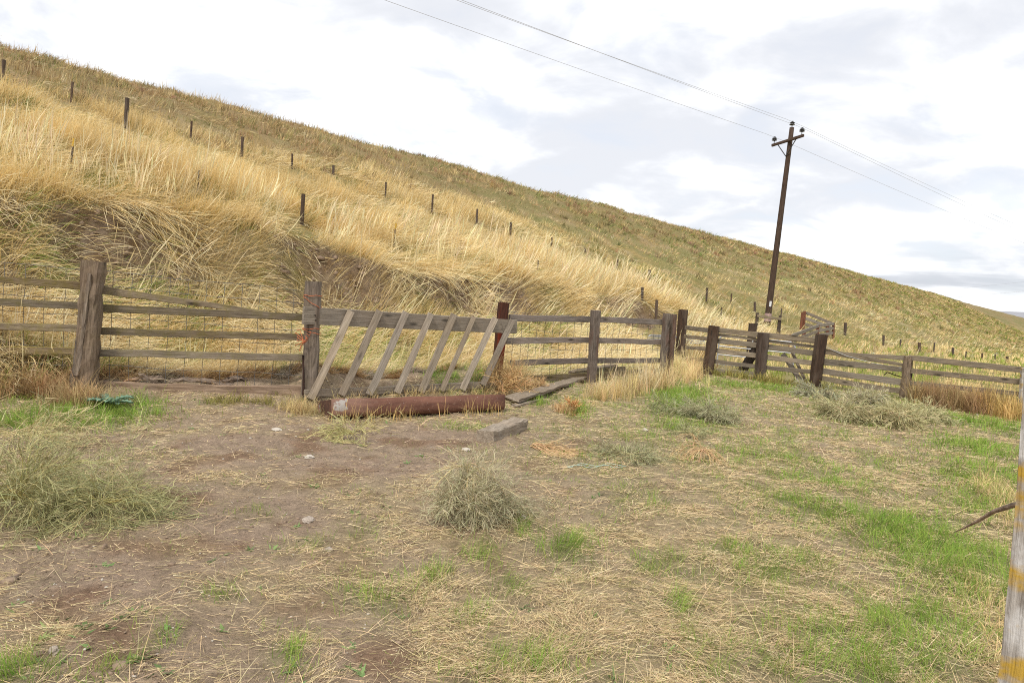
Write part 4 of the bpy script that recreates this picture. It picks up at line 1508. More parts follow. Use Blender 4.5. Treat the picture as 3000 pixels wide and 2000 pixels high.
la = np.where(kg, 0.35, 0.12 + 0.95 * (1 - up_))
lb = np.where(kg, 1.1, 0.30 + 1.28 * (1 - up_))
la = la + lipzone * 0.30
lb = lb + lipzone * 0.25
for (ax, ay, ca_, cw_) in CLEAR:
    if cw_ > 0.3:
        d_ = math.hypot(ax, ay)
        al = (ax - gx) * ax / d_ + (ay - gy) * ay / d_
        ac = (gx - ax) * ay / d_ - (gy - ay) * ax / d_
        Lh = np.where((al > -0.3) & (al < 3.6) & (np.abs(ac) < 0.7), Lh * 0.45, Lh)
az_ = az_ * (1 - lipzone * 0.7) + (DOWN_AZ + 0.1) * lipzone * 0.7
wpx = 1.15                                          # blade width in 3000-px pixels, never thinner than real
Wd_ = np.maximum(0.0040, wpx * dist / F3)
rad = np.maximum(0.20, 0.0125 * dist) * (1 + 0.5 * rng.random(n))
nb = np.where(dist < 20, 12, 10)
nearm = dist < 16
midm = (dist >= 16) & (dist < 26)
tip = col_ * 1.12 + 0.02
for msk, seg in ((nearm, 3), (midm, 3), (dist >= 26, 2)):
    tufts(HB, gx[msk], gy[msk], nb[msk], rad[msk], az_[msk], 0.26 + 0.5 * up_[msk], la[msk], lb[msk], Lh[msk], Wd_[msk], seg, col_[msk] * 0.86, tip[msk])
# tall single stalks with feathery heads, also in front of the scar
ns = 5200
t2 = rng.uniform(-4, 26, ns)
s2 = rng.uniform(9.3, 15.5, ns)
x2, y2 = xy(t2, s2)
d2 = np.hypot(x2, y2)
fs2 = np.interp(t2, [-20, 2.6, 5.2, 9.0, 15.4, 18.5, 26], [9.6, 9.15, 7.95, 8.0, 8.1, 9.2, 9.5])
clump = fbm(x2 / 1.3, y2 / 1.3, 83) > 0.0
k2 = (s2 > fs2 + 0.25) & in_view(x2, y2, height(x2, y2) + .5) & clump
for (ax, ay, ca_, cw_) in CLEAR:
    if cw_ > 0.3:
        d_ = math.hypot(ax, ay)
        al = (ax - x2) * ax / d_ + (ay - y2) * ay / d_
        ac = (x2 - ax) * ay / d_ - (y2 - ay) * ax / d_
        k2 &= ~((al > -0.3) & (al < 4.5) & (np.abs(ac) < 0.5))
x2, y2, d2 = x2[k2], y2[k2], d2[k2]
m2 = len(x2)
tufts(HB, x2, y2, np.full(m2, 3), 0.10, DOWN_AZ + rng.normal(0, 1.2, m2), 0.4, 0.04, 0.30 + 0.15 * rng.random(m2), 0.45 + 0.45 * rng.random(m2), np.maximum(0.0045, 1.15 * d2 / F3), 3, jit(PALE_C * 0.9, m2), jit(PALE_C * 1.08, m2), prof=(0.8, 0.7, 1.9))

# tangled grass between fence and bank, paler and greener underneath, lying over
nbk = 5200
t3 = rng.uniform(-4, 17, nbk)
f3 = np.interp(t3, [-20, 2.6, 5.2, 9.0, 15.4, 18.5], [9.6, 9.15, 7.95, 8.0, 8.1, 9.2])
s3 = f3 + 0.45 + rng.random(nbk) * 2.4
x3, y3 = xy(t3, s3)
k3 = in_view(x3, y3, height(x3, y3) + .4) & (rng.random(nbk) < 1 - 0.75 * scar(t3, s3))
x3, y3, t3, s3 = x3[k3], y3[k3], t3[k3], s3[k3]
m3 = len(x3)
pick = rng.random(m3)
greeny = fbm(x3 / 1.2, y3 / 1.2, 87) > -0.08
c3 = np.where((greeny & (pick < 0.58))[:, None], np.array([0.28, 0.39, 0.09]), np.where((pick < 0.72)[:, None], PALE_C, STRAW_C * 0.95))
az3 = DOWN_AZ + 0.75 + 0.8 * fbm(x3 / 1.5, y3 / 1.5, 88)
isg = greeny & (pick < 0.58)
tufts(HB, x3, y3, np.full(m3, 12), 0.22, az3, 0.34, np.where(isg, 0.25, 0.50), np.where(isg, 1.0, 1.65), np.where(isg, 0.32, 0.50), np.maximum(0.0040, 1.3 * np.hypot(x3, y3) / F3), 3, c3 * 0.9, c3 * 1.1)
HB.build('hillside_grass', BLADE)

FB = Blades()
nf = 22500
tf = rng.uniform(28, 230, nf)
sf = rng.uniform(9, 47, nf)
xf, yf = xy(tf, sf)
kf_ = in_view(xf, yf, height(xf, yf), 80, 80) & (fbm(xf / 2.0, yf / 2.0, 46, 2) + 0.3 * rng.random(nf) > 0.0) & (rng.random(nf) < np.clip(np.hypot(xf, yf) / 130, 0.2, 1))
xf, yf = xf[kf_], yf[kf_]
mf = len(xf)
pf = fbm(xf / 3.5, yf / 3.5, 47, 3) + rng.normal(0, 0.30, mf)
cf = np.where((pf < -0.12)[:, None], OLIVE_C * 1.05, np.where((pf < 0.28)[:, None], BROWN_C * 0.95, STRAW_C * 0.78))
cf = np.where((rng.random(mf) < 0.18)[:, None], GRN_C * 0.95, cf)
cf = jit(cf, mf, 0.2)
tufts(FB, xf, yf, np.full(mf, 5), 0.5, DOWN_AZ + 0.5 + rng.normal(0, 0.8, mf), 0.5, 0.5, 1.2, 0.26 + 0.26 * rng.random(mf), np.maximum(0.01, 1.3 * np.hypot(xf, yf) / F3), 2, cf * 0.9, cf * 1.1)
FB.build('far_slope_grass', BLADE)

# --- brown weedy bushes along the skyline and up the slope ------------------------------------
SB = Blades()
nsb = 3600
t4 = rng.uniform(-12, 120, nsb)
s4 = 14 + 29 * np.sqrt(rng.random(nsb))
x4, y4 = xy(t4, s4)
k4 = in_view(x4, y4, height(x4, y4) + 0.3, 150, 150) & (fbm(x4 / 4, y4 / 4, 91) + 0.25 * (s4 > 30) > 0.02)
x4, y4, s4 = x4[k4], y4[k4], s4[k4]
m4 = len(x4)
d4 = np.hypot(x4, y4)
c4 = jit(np.array([0.36, 0.255, 0.14]), m4, 0.22, 0.08)
og = rng.random(m4) < 0.3
tn = rng.random(m4) < 0.3
c4[tn] = jit(np.array([0.55, 0.42, 0.21]), tn.sum(), 0.15)
c4[og] = jit(np.array([0.28, 0.26, 0.11]), og.sum(), 0.2)
tufts(SB, x4, y4, np.full(m4, 20), 0.16 + 0.22 * rng.random(m4), rng.random(m4) * TAU, 1.5, 0.25, 0.75, (0.24 + 0.24 * rng.random(m4)) * (1 - 0.45 * sstep(32, 38, s4)), np.maximum(0.004, 1.2 * d4 / F3), 2, c4 * 0.9, c4 * 1.15, 0.2)
SB.build('hillside_weeds', BLADE)

# --- meadow beyond the right fence --------------------------------------------------------------
MB_ = Blades()
nm = 26000
x5 = rng.uniform(3, 60, nm)
y5 = rng.uniform(13, 80, nm)
t5, s5 = ts(x5, y5)
d5 = np.hypot(x5, y5)
yf = np.interp(x5, [3.5, 4.9, 7.3, 8.9, 11, 30], [17, 18, 16.8, 15.9, 14.4, 3])
k5 = in_view(x5, y5, height(x5, y5), 100, 100) & (s5 < 11) & (y5 > yf + 0.3) & (rng.random(nm) < np.clip((18 / d5) ** 1.5, 0.05, 1))
x5, y5, d5 = x5[k5], y5[k5], d5[k5]
m5 = len(x5)
gm = sstep(-0.1, 0.5, fbm(x5 / 3, y5 / 3, 93))
c5 = np.where((rng.random(m5) < 0.15 + 0.75 * gm)[:, None], np.array([0.30, 0.36, 0.075]), STRAW_C)
tufts(MB_, x5, y5, np.full(m5, 10), 0.16, rng.random(m5) * TAU, 1.0, 0.2, 0.8, 0.26 + 0.14 * rng.random(m5), np.maximum(0.004, 1.6 * d5 / F3), 2, c5 * 0.9, c5 * 1.1)
MB_.build('meadow_grass', BLADE)

# --- yard: lying straw ---------------------------------------------------------------------------
def yard_points(n, ylo=2.0, yhi=19):
    """random points of the yard, denser near the eye"""
    y = ylo + (yhi - ylo) * rng.random(n) ** 2.0
    x = (rng.random(n) - 0.5) * 2 * (y * 0.92 + 0.6)
    t, s = ts(x, y)
    fs = np.interp(t, [-20, 2.6, 5.2, 9.0, 15.4, 18.5, 40], [9.2, 9.1, 7.95, 8.0, 8.1, 9.2, 9.5])
    fy = np.interp(x, [-10, 3.5, 4.9, 7.3, 8.9, 11, 30], [99, 99, 18, 16.8, 15.7, 14.2, 3])
    k = (s < fs + 0.1) & (y < fy + 0.2)
    return x[k], y[k]


YS = Blades()
xs, ys = yard_points(760000)
gm, sm_ = yard_masks(xs, ys)
patch = sstep(-0.35, 0.5, fbm(xs / 0.35, ys / 0.35, 101, 4))
k = rng.random(len(xs)) < np.clip(sm_ * (0.16 + 1.0 * patch), 0.06, 1)
xs, ys, sm_ = xs[k], ys[k], sm_[k]
n = len(xs)
print('straw', n)
ds = np.hypot(xs, ys)
flow = 0.25 + 1.6 * fbm(xs / 0.6, ys / 0.6, 103, 2)
azs = np.where(rng.random(n) < 0.55, flow + rng.normal(0, 0.5, n), rng.random(n) * TAU)
zs = height(xs, ys)
cs = np.where((rng.random(n) < 0.3)[:, None], np.array([0.78, 0.64, 0.40]), np.array([0.66, 0.515, 0.295]))
cs = np.where((rng.random(n) < 0.16)[:, None], np.array([0.33, 0.25, 0.165]), cs)
cs = np.where((rng.random(n) < 0.10)[:, None], np.array([0.40, 0.36, 0.16]), cs)
cs = jit(cs, n, 0.15, 0.04)
Ls = np.clip(rng.lognormal(math.log(0.050), 0.65, n), 0.015, 0.30) * (1 + 0.2 * sm_)
Ws = np.maximum(0.0024, 1.45 * ds / F3) * (0.7 + 0.6 * rng.random(n))
nrm_s = normals(xs, ys)
YS.add(np.stack([xs, ys, zs + 0.004 + 0.022 * rng.random(n) * sm_], -1), nrm_s, azs, rng.normal(1.50, 0.10, n), rng.normal(1.60, 0.10, n), Ls, Ws, 1, cs, cs)
# a few long stems, bent and raised
xs, ys = yard_points(5200)
gm, sm_ = yard_masks(xs, ys)
k = rng.random(len(xs)) < 0.25 + 0.75 * sm_
xs, ys = xs[k], ys[k]
n = len(xs)
cs = jit(np.array([0.64, 0.50, 0.29]), n, 0.15)
YS.add(np.stack([xs, ys, height(xs, ys) + 0.012], -1), normals(xs, ys), rng.random(n) * TAU, rng.normal(1.25, 0.2, n), rng.normal(1.6, 0.2, n), 0.12 + 0.22 * rng.random(n), np.maximum(0.003, 1.4 * np.hypot(xs, ys) / F3), 3, cs, cs)
YS.build('straw_litter', BLADE)

# --- yard: green grass ------------------------------------------------------------------------------
YG = Blades()
xs, ys = yard_points(340000)
gm, sm_ = yard_masks(xs, ys)
cl_ = sstep(-0.25, 0.55, fbm(xs / 0.16, ys / 0.16, 111, 2))
k = rng.random(len(xs)) < np.clip(gm * (0.12 + 1.2 * cl_), 0, 1)
xs, ys, gm = xs[k], ys[k], gm[k]
ax_, ay_, ag_ = [], [], []
for (gx0, gy0, rx, ry, kk) in GREEN_AN:
    ry = min(ry, 1.2)
    cnt = int(min(1500, 3600 * rx * ry * 3.1 * kk * (4.5 / max(4.5, math.hypot(gx0, gy0))) ** 0.8))
    a_, b_ = rng.normal(0, 0.72 * rx, cnt), rng.normal(0, 0.72 * ry, cnt)
    d_ = math.hypot(gx0, gy0)
    ux, uy = gx0 / d_, gy0 / d_
    ax_.append(gx0 + a_ * uy + b_ * ux)
    ay_.append(gy0 - a_ * ux + b_ * uy)
    ag_.append(np.full(cnt, kk + 0.15))
ax_, ay_, ag_ = np.concatenate(ax_), np.concatenate(ay_), np.concatenate(ag_)
kq = (rng.random(len(ax_)) < 0.25 + 0.9 * sstep(-0.3, 0.5, fbm(ax_ / 0.2, ay_ / 0.2, 112, 2)))
xs, ys, gm = np.concatenate([xs, ax_[kq]]), np.concatenate([ys, ay_[kq]]), np.concatenate([gm, ag_[kq]])
n = len(xs)
print('green', n)
ds = np.hypot(xs, ys)
cg = np.array([0.178, 0.320, 0.055]) + rng.random((n, 1)) * np.array([0.18, 0.13, 0.04])
yel = rng.random(n) < np.clip(0.42 - 0.30 * gm, 0.05, 0.5)
cg = np.where(yel[:, None], np.array([0.34, 0.33, 0.11]), cg)
cg = jit(cg, n, 0.15, 0.05)
Lg = (0.038 + 0.070 * np.clip(gm, 0, 1.5)) * (0.6 + 0.8 * rng.random(n))
azg = 6 * fbm(xs / 0.5, ys / 0.5, 113, 2) + rng.normal(0, 0.9, n)
YG.add(np.stack([xs, ys, height(xs, ys) - 0.003], -1), normals(xs, ys), azg, np.abs(rng.normal(0.35, 0.3, n)), np.abs(rng.normal(1.0, 0.35, n)), Lg, np.maximum(0.0026, 1.25 * ds / F3), 2, cg * 0.85, cg * 1.1)
# broad-leaved sprigs in the dirt
xs, ys = yard_points(1000)
k = (xs < 1.0) & (fbm(xs / 0.5, ys / 0.5, 117) > 0.05)
xs, ys = xs[k], ys[k]
cl3 = jit(np.array([0.20, 0.28, 0.11]), len(xs), 0.2)
tufts(YG, xs, ys, np.full(len(xs), 9), 0.025, rng.random(len(xs)) * TAU, 2.0, 0.9, 1.5, 0.05, 0.011, 2, cl3, cl3 * 1.1, prof=(0.6, 1.2))
YG.build('green_grass', GREENB)

# --- dry weeds at the foot of the fences -----------------------------------------------------------------
FW = Blades()


def weed_strip(p0, p1, n_, wd_, L, c, lean=0.6, nb_=14, w0=0.0035):
    a, b = at_ground(*p0), at_ground(*p1)
    u = rng.random(n_)
    x = a[0] + (b[0] - a[0]) * u + rng.normal(0, wd_, n_)
    y = a[1] + (b[1] - a[1]) * u + rng.normal(0, wd_, n_)
    cc = jit(c, n_, 0.18, 0.05)
    tufts(FW, x, y, np.full(n_, nb_), 0.07, rng.random(n_) * TAU, 1.6, 0.12, lean, L * (0.6 + 0.7 * rng.random(n_)), np.maximum(w0, 1.2 * np.hypot(x, y) / F3), 3, cc * 0.85, cc * 1.1)


ORNG = np.array([0.54, 0.39, 0.20])
weed_strip((1745, 1175), (1940, 1130), 130, 0.16, 0.34, STRAW_C * 0.85)
weed_strip((1755, 1170), (1935, 1128), 60, 0.12, 0.55, PALE_C * 0.85, 0.35, 6)
weed_strip((1950, 1125), (2060, 1085), 90, 0.25, 0.45, STRAW_C * 0.95)
weed_strip((1440, 1130), (1530, 1125), 40, 0.12, 0.50, ORNG, 0.8, 12)
weed_strip((1640, 1214), (1690, 1206), 16, 0.06, 0.14, ORNG * 1.05, 0.9)
weed_strip((1640, 1206), (1730, 1186), 16, 0.06, 0.12, STRAW_C * 0.8, 0.9)
weed_strip((2690, 1180), (2965, 1225), 230, 0.16, 0.46, BROWN_C * 1.05, 0.7, 16)
weed_strip((2850, 1205), (2985, 1235), 90, 0.10, 0.45, GOLD_C * 0.95, 0.5, 14)
weed_strip((2060, 1092), (2240, 1118), 60, 0.14, 0.22, OLIVE_C * 1.15, 0.9)
weed_strip((2230, 1120), (2420, 1140), 50, 0.14, 0.22, OLIVE_C * 1.2, 0.9)
weed_strip((160, 1180), (290, 1185), 70, 0.10, 0.24, ORNG * 0.9, 0.9)
weed_strip((0, 1150), (200, 1160), 90, 0.16, 0.30, np.array([0.45, 0.30, 0.15]), 1.0)
weed_strip((860, 1195), (930, 1215), 50, 0.10, 0.16, STRAW_C * 0.75, 1.0)
weed_strip((640, 1180), (860, 1180), 60, 0.12, 0.10, OLIVE_C, 1.0)
weed_strip((960, 1240), (1450, 1215), 40, 0.05, 0.22, GOLD_C, 0.5, 4)
weed_strip((2900, 1420), (3000, 1560), 60, 0.12, 0.16, STRAW_C * 0.85, 1.1, 12)
weed_strip((2860, 1700), (2960, 1990), 60, 0.07, 0.10, STRAW_C * 0.9, 1.2, 12)
weed_strip((1000, 1165), (1480, 1148), 60, 0.06, 0.16, STRAW_C * 0.8, 1.1, 10)
FW.build('fence_weeds', BLADE)

# --- old matted hay behind the panel and the left base board -----------------------------------------------
OH = Blades()
for (ax, ay, bx, by, wd_, hh) in BERMS[:2]:
    n = 14000
    u = rng.random(n)
    x = ax + (bx - ax) * u + rng.normal(0, wd_ * 0.8, n)
    y = ay + (by - ay) * u + rng.normal(0, wd_ * 0.8, n)
    t_, s_ = ts(x, y)
    fs = np.interp(t_, [-20, 2.6, 5.2, 9.0, 15.4], [9.2, 9.2, 8.05, 8.1, 8.2])
    k = s_ > fs + 0.1
    x, y = x[k], y[k]
    n = len(x)
    cc = np.where((fbm(x / 0.5, y / 0.5, 121) > 0.1)[:, None], np.array([0.33, 0.27, 0.20]), np.array([0.40, 0.26, 0.13]))
    cc = jit(cc, n, 0.25)
    OH.add(np.stack([x, y, height(x, y)], -1), normals(x, y), 3 * fbm(x / 0.4, y / 0.4, 122) + rng.normal(0, .6, n), np.abs(rng.normal(0.9, 0.3, n)), rng.normal(1.6, 0.3, n), 0.10 + 0.14 * rng.random(n), np.full(n, 0.0065), 2, cc, cc * 1.1)
OH.build('old_hay', BLADE)



# --- soil clods and pebbles -----------------------------------------------------------------------------------
def lumps(name, x, y, size, mat, squash=0.6):
    ico = np.array([(0, 0, 1), (0.89, 0, 0.45), (0.28, 0.85, 0.45), (-0.72, 0.53, 0.45), (-0.72, -0.53, 0.45), (0.28, -0.85, 0.45), (0.72, 0.53, -0.45), (-0.28, 0.85, -0.45), (-0.89, 0, -0.45), (-0.28, -0.85, -0.45), (0.72, -0.53, -0.45), (0, 0, -1)])
    fc = np.array([(0, 1, 2), (0, 2, 3), (0, 3, 4), (0, 4, 5), (0, 5, 1), (1, 6, 2), (2, 7, 3), (3, 8, 4), (4, 9, 5), (5, 10, 1), (2, 6, 7), (3, 7, 8), (4, 8, 9), (5, 9, 10), (1, 10, 6), (11, 7, 6), (11, 8, 7), (11, 9, 8), (11, 10, 9), (11, 6, 10)])
    n = len(x)
    V = ico[None] * (1 + rng.normal(0, 0.22, (n, 12, 1))) * size[:, None, None] * np.array([1, 1, squash]) * (1 + 0.35 * rng.normal(0, 1, (n, 1, 3)).clip(-1.5, 1.5))
    V = V + np.stack([x, y, height(x, y) + size * 0.1], -1)[:, None]
    Fc = fc[None] + (np.arange(n) * 12)[:, None, None]
    o = obj_np(name, V, None, Fc.reshape(-1, 3), mat, None, False)
    return tag(o, None, None, None, 'stuff')


xs, ys = yard_points(25000, 2.2, 13)
gm, sm_ = yard_masks(xs, ys)
k = (rng.random(len(xs)) < (1 - sm_) * (0.25 + 0.9 * (fbm(xs / 0.7, ys / 0.7, 131) > 0.15))) & (gm < 0.6)
xs, ys = xs[k], ys[k]
lumps('soil_clods', xs, ys, np.clip(rng.lognormal(math.log(0.0055), 0.55, len(xs)), 0.0025, 0.03) * (0.7 + 0.1 * np.hypot(xs, ys)), CLOD)
ta_, sa_ = rng.uniform(-3, 22, 4200), rng.uniform(10.2, 12, 4200)
xs, ys = xy(ta_, sa_)
k = (rng.random(4200) < scar(ta_, sa_)) & in_view(xs, ys, height(xs, ys), 60, 60)
lumps('bank_clods', xs[k], ys[k], np.clip(rng.lognormal(math.log(0.022), 0.5, k.sum()), 0.01, 0.06), CLOD, 0.8)
xs, ys = yard_points(6000, 2.2, 16)
gm, sm_ = yard_masks(xs, ys)
k = rng.random(len(xs)) < 0.35 * (1.05 - np.clip(sm_, 0, 1))
xs, ys = xs[k], ys[k]
lumps('gravel', xs, ys, np.clip(rng.lognormal(math.log(0.0036), 0.45, len(xs)), 0.002, 0.012) * (0.6 + 0.16 * np.hypot(xs, ys)), STONEW)


# ------------------------------------------------------------------ tumbleweeds and dead weeds
def grow(p, d, L, k, wig, grav, clamp=True):
    pts = [p]
    ds = [d]
    L = np.broadcast_to(L, (len(p),))
    for i in range(k):
        d = d + rng.normal(0, wig, d.shape) + np.array([0, 0, -grav])
        d = d / (np.linalg.norm(d, axis=1, keepdims=True) + 1e-9)
        p = p + d * (L / k)[:, None]
        if clamp:
            g = height(p[:, 0], p[:, 1]) + 0.012
            p = np.stack([p[:, 0], p[:, 1], np.maximum(p[:, 2], g)], -1)
        pts.append(p)
        ds.append(d)
    return np.stack(pts, 1), np.stack(ds, 1)


def branch(pts, ds, n, spread, u0=0.2):
    m, k1, _ = pts.shape
    i = rng.integers(0, m, n)
    u = u0 + (1 - u0) * rng.random(n)
    f = u * (k1 - 1)
    a = np.clip(f.astype(int), 0, k1 - 2)
    w_ = (f - a)[:, None]
    p = pts[i, a] * (1 - w_) + pts[i, a + 1] * w_
    d = ds[i, a] + rng.normal(0, spread, (n, 3))
    return p, d / (np.linalg.norm(d, axis=1, keepdims=True) + 1e-9)


def weed(name, label, cat, px, py, R, n0, dirs, lift, stem_c, twig_c, r0=0.004, grav=0.10, n1=8, n2=5, wig=0.12, root_h=0.0, root_off=(0, 0), group=None, twig_L=0.3, wpx=1.1):
    g = at_ground(px, py)
    base = np.array([g[0], g[1], gz(g[0], g[1])])
    dd = np.linalg.norm(base - EYE)
    mn = wpx * dd / F3 * 0.5
    p0 = np.tile(base + np.array([root_off[0], root_off[1], root_h]), (n0, 1)) + rng.normal(0, 0.012, (n0, 3))
    d0 = dirs(n0)
    d0 = d0 / np.linalg.norm(d0, axis=1, keepdims=True)
    L0 = R * (0.6 + 0.5 * rng.random(n0))
    A, Ad = grow(p0, d0, L0, 7, wig, grav)
    V0, Q0 = tubes(A, np.linspace(max(r0, mn), max(r0 * 0.4, mn * 0.8), 8)[None].repeat(n0, 0), 4)
    p1, d1 = branch(A, Ad, n0 * n1, 0.45)
    Bq, Bd = grow(p1, d1, R * (0.25 + 0.3 * rng.random(n0 * n1)), 4, wig * 1.2, grav * 0.6)
    V1, Q1 = tubes(Bq, np.linspace(max(r0 * 0.45, mn * 0.9), max(r0 * 0.25, mn * 0.7), 5)[None].repeat(n0 * n1, 0) * 1.2, 1)
    p2, d2 = branch(Bq, Bd, n0 * n1 * n2, 0.6, 0.1)
    Cq, Cd = grow(p2, d2, R * twig_L * (0.3 + 0.6 * rng.random(n0 * n1 * n2)), 2, wig * 1.5, grav * 0.3)
    V2, Q2 = tubes(Cq, np.linspace(max(r0 * 0.25, mn * 0.75), max(r0 * 0.12, mn * 0.5), 3)[None].repeat(len(Cq), 0) * 1.3, 1)
    V = np.concatenate([V0, V1, V2])
    Q = np.concatenate([Q0, Q1 + len(V0), Q2 + len(V0) + len(V1)])
    sc0 = np.repeat(jit(stem_c, n0, 0.12), 8 * 4, 0)
    sc1 = np.repeat(jit(0.5 * np.asarray(stem_c) + 0.5 * np.asarray(twig_c), n0 * n1, 0.16), 5 * 2, 0)
    sc2 = np.repeat(jit(twig_c, len(Cq), 0.2), 3 * 2, 0)
    o = obj_np(name, V, Q, None, TWIG, np.concatenate([sc0, sc1, sc2]), False, None, base)
    return tag(o, label, cat, group)


def dome(biasx=0, biasy=0, zlo=-0.1, zhi=1.0):
    def f(n):
        a = rng.random(n) * TAU
        z = zlo + (zhi - zlo) * rng.random(n)
        r = np.sqrt(np.clip(1 - z * z, 0.05, 1))
        return np.stack([r * np.cos(a) + biasx, r * np.sin(a) + biasy, z], -1)
    return f


GRYG = np.array([0.37, 0.335, 0.21])
TANS = np.array([0.66, 0.52, 0.27])
YG_C = np.array([0.36, 0.345, 0.175])
TG = 'dry tumbleweeds blown into the yard'
tw1 = weed('tumbleweed', 'round grey tumbleweed with tan stems standing alone in the middle foreground', 'tumbleweed', 1372, 1520, 0.31, 58, dome(0.25, -0.1, -0.5, 0.95), 0, GRYG * 1.3, GRYG * 1.2, 0.0028, 0.10, 13, 6, 0.24, 0.17, (0, 0), TG, 0.36)
tw2 = weed('stem', None, None, 1362, 1505, 0.42, 22, dome(0.30, -0.35, -0.5, 0.55), 0, TANS, GRYG * 1.2, 0.003, 0.22, 6, 4, 0.12, 0.335, (0, 0), None, 0.25)
off_ = tw2.location - tw1.location
tw2.parent = tw1
tw2.location = off_
tw2['kind'] = 'stuff'
weed('tumbleweed', 'flattened tail of grey twigs trailing right from the foreground tumbleweed', 'tumbleweed', 1500, 1512, 0.30, 26, dome(0.5, -0.2, -0.1, 0.35), 0, GRYG * 1.2, GRYG * 0.95, 0.0028, 0.10, 12, 6, 0.15, 0.12, (-0.08, 0), TG, 0.35)
weed('tumbleweed', 'big sprawling yellowish green tumbleweed cut by the left edge', 'tumbleweed', 20, 1500, 0.60, 52, dome(0.1, -0.1, 0.0, 0.95), 0, np.array([0.50, 0.44, 0.18]), YG_C, 0.0038, 0.13, 15, 7, 0.16, 0.06, (0, 0.1), TG, 0.30)
weed('tumbleweed', 'loose yellowish green tumbleweed lying right of the big one at the left edge', 'tumbleweed', 330, 1505, 0.48, 40, dome(0.15, -0.15, 0.0, 0.62), 0, np.array([0.48, 0.43, 0.18]), YG_C * 0.95, 0.003, 0.12, 14, 7, 0.17, 0.05, (-0.1, 0.05), TG, 0.30)
weed('tumbleweed', 'pale bleached twigs spilling over the grass at the left edge', 'tumbleweed', 40, 1300, 0.6, 18, dome(0.3, -0.3, 0.0, 0.3), 0, np.array([0.58, 0.48, 0.24]), np.array([0.50, 0.43, 0.23]), 0.003, 0.07, 10, 4, 0.14, 0.10, (0, 0), TG, 0.28)
weed('tumbleweed', 'small pale yellow tumbleweed at the foot of the trough', 'tumbleweed', 1030, 1282, 0.42, 26, dome(0, -0.3, 0.05, 0.8), 0, np.array([0.50, 0.45, 0.20]), np.array([0.44, 0.40, 0.19]), 0.003, 0.20, 9, 4, 0.13, 0.05, (0, 0), TG, 0.25)
weed('tumbleweed', 'tan starburst tumbleweed, the foremost of the heap by the low fence', 'tumbleweed', 2600, 1240, 0.47, 54, dome(0, 0.4, -0.4, 0.45), 0, np.array([0.66, 0.55, 0.32]), np.array([0.42, 0.385, 0.205]), 0.005, 0.10, 13, 6, 0.13, 0.22, (0, -0.3), TG, 0.28)
weed('tumbleweed', 'grey tumbleweed left of the starburst one in front of the low fence', 'tumbleweed', 2450, 1222, 0.46, 42, dome(0, 0.3, -0.3, 0.40), 0, np.array([0.48, 0.41, 0.24]), np.array([0.42, 0.385, 0.21]), 0.006, 0.09, 13, 6, 0.14, 0.18, (0, -0.2), TG, 0.30)
weed('tumbleweed', 'silvery tumbleweed heaped against the sagging boards of the low fence', 'tumbleweed', 2540, 1192, 0.42, 40, dome(0, 0.1, 0.0, 0.55), 0, np.array([0.50, 0.46, 0.36]), np.array([0.44, 0.405, 0.25]), 0.006, 0.06, 13, 6, 0.15, 0.12, (0, 0), TG, 0.30)
weed('tumbleweed', 'wispy grey green tumbleweed at the right end of the heap', 'tumbleweed', 2690, 1228, 0.50, 34, dome(0.3, 0.1, -0.05, 0.28), 0, np.array([0.44, 0.41, 0.24]), np.array([0.42, 0.395, 0.21]), 0.005, 0.08, 12, 6, 0.15, 0.14, (0, 0), TG, 0.32)
weed('tumbleweed', 'low tumbleweed under the gap between the dark post and the low fence', 'tumbleweed', 2390, 1166, 0.45, 26, dome(0, 0, 0.0, 0.6), 0, np.array([0.42, 0.38, 0.24]), np.array([0.34, 0.33, 0.22]), 0.005, 0.08, 11, 5, 0.15, 0.08, (0, 0), TG, 0.30)
weed('tumbleweed', 'silvery grey tumbleweed on the track in front of the corral fence', 'tumbleweed', 2075, 1232, 0.42, 36, dome(0, 0, 0.0, 0.55), 0, np.array([0.40, 0.37, 0.22]), np.array([0.35, 0.335, 0.20]), 0.004, 0.10, 13, 6, 0.16, 0.08, (0, 0), TG, 0.30)
weed('tumbleweed', 'flat grey green weed left of the silvery tumbleweed on the track', 'tumbleweed', 1985, 1212, 0.5, 26, dome(0, 0, 0.0, 0.25), 0, np.array([0.36, 0.35, 0.19]), np.array([0.29, 0.30, 0.155]), 0.004, 0.10, 12, 5, 0.16, 0.05, (0, 0), TG, 0.30)
weed('tumbleweed', 'flattened grey green weed between the two orange dead weeds', 'tumbleweed', 1850, 1345, 0.42, 34, dome(0, 0, 0.0, 0.30), 0, np.array([0.42, 0.39, 0.21]), np.array([0.31, 0.30, 0.175]), 0.003, 0.12, 12, 5, 0.16, 0.04, (0, 0), TG, 0.30)
weed('tumbleweed', 'thin grey green weed behind the right orange dead weed', 'tumbleweed', 2010, 1275, 0.32, 20, dome(0, 0, 0.0, 0.6), 0, np.array([0.40, 0.38, 0.20]), np.array([0.32, 0.32, 0.17]), 0.003, 0.10, 8, 4, 0.16, 0.04, (0, 0), TG, 0.30)
OR_C = np.array([0.55, 0.385, 0.21])
weed('dead_weed', 'orange dead weed combed to the right beside the timber block', 'weed', 1560, 1312, 0.55, 70, dome(1.6, -0.5, 0.0, 0.75), 0, OR_C, OR_C * 0.95, 0.003, 0.20, 3, 1, 0.07, 0.03, (0, 0), 'orange dead weeds on the dirt', 0.2, 1.3)
weed('dead_weed', 'orange dead weed drooping like a mop right of the flattened grey weed', 'weed', 2055, 1345, 0.38, 60, dome(0.1, -0.4, 0.1, 0.9), 0, OR_C * 0.98, OR_C * 0.92, 0.003, 0.32, 3, 1, 0.09, 0.10, (0, 0), 'orange dead weeds on the dirt', 0.2, 1.3)
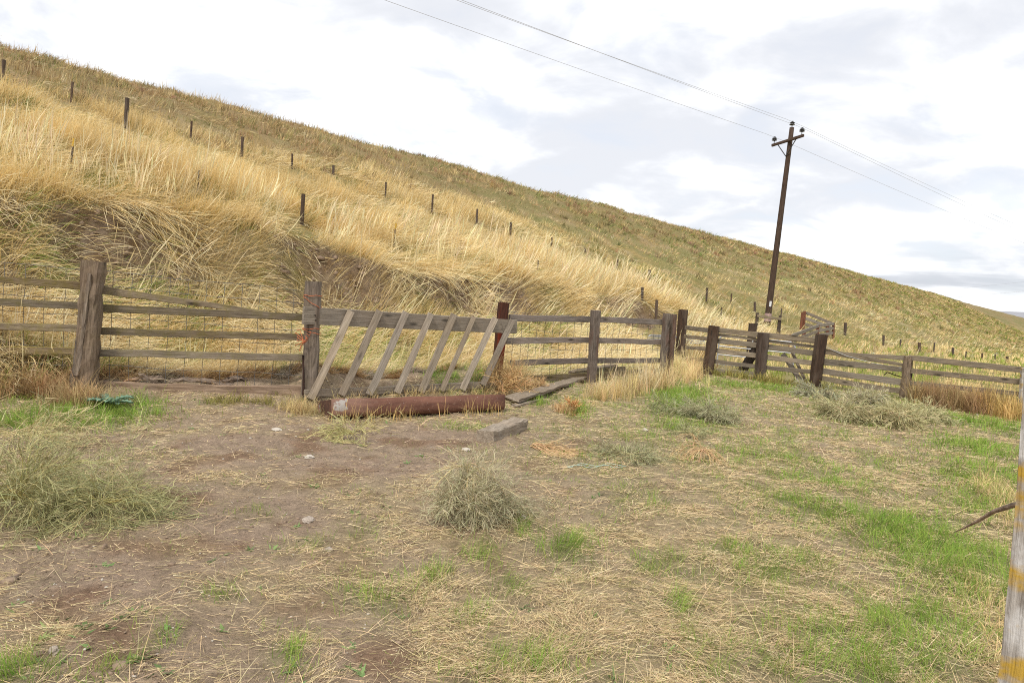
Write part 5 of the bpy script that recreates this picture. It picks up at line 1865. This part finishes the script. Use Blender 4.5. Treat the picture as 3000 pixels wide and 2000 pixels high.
weed('dead_weed', 'bushy tan dead weed in front of the red stained post', 'weed', 1478, 1150, 0.50, 24, dome(0.2, -0.2, 0.2, 1.0), 0, np.array([0.58, 0.38, 0.18]), np.array([0.55, 0.37, 0.18]), 0.003, 0.04, 9, 5, 0.14, 0.02, (0, 0), 'tan dead weeds by the middle fence', 0.28)
weed('dead_weed', 'bushy tan dead weed over the loose planks left of the streaked post', 'weed', 1570, 1140, 0.24, 16, dome(0.1, -0.2, 0.2, 1.0), 0, np.array([0.60, 0.41, 0.20]), np.array([0.57, 0.40, 0.21]), 0.003, 0.05, 9, 5, 0.14, 0.02, (0, 0), 'tan dead weeds by the middle fence', 0.28)
weed('dead_weed', 'low rusty orange dead weed in front of the streaked middle post', 'weed', 1670, 1206, 0.20, 26, dome(0, -0.1, 0.1, 0.9), 0, np.array([0.60, 0.33, 0.14]), np.array([0.58, 0.34, 0.15]), 0.003, 0.07, 9, 5, 0.14, 0.02, (0, 0), 'tan dead weeds by the middle fence', 0.28)

# thistle rosette by the left post
g = at_ground(318, 1192)
tz = gz(g[0], g[1])
thi = thing('thistle', (g[0], g[1], tz), 'spiny blue green thistle rosette at the foot of the left fence', 'thistle')
for k in range(15):
    a = k * 2.4
    L = 0.21 + 0.13 * random.random()
    rows, cols = [], []
    nn = 12
    lift = random.uniform(0.3, 1.0)
    for i in range(nn):
        u = i / (nn - 1)
        r = L * u
        z = 0.02 + L * lift * u * (1.15 - 0.8 * u)
        hwid = 0.048 * math.sin(math.pi * min(1, u * 0.93 + 0.07)) ** 0.7 * (1.25 if i % 2 else 0.45) + 0.003
        for s_ in (-1, 0, 1):
            zz_ = z + (0.012 if s_ else 0) + (0.01 if i % 2 and s_ else 0)
            rows.append((g[0] + r * math.cos(a) - s_ * hwid * math.sin(a), g[1] + r * math.sin(a) + s_ * hwid * math.cos(a), tz + zz_))
            cols.append(np.array([0.15, 0.23, 0.16]) * (1.6 if s_ == 0 else 0.95 + 0.3 * random.random()))
    qs = []
    for i in range(nn - 1):
        for c_ in range(2):
            qs.append((i * 3 + c_, i * 3 + c_ + 1, i * 3 + c_ + 4, i * 3 + c_ + 3))
    obj_np('leaf', np.array(rows), qs, None, LEAF, np.array(cols), False, thi)

tot = sum(len(o.data.polygons) for o in bpy.data.objects if o.type == 'MESH')
for o in bpy.data.objects:
    if o.type == 'MESH' and len(o.data.loops) > 60000:
        print(o.name, len(o.data.loops) - 2 * len(o.data.polygons))
print('tris', sum(len(o.data.loops) - 2 * len(o.data.polygons) for o in bpy.data.objects if o.type == 'MESH'))
print('faces', tot, 'objects', len(bpy.data.objects))
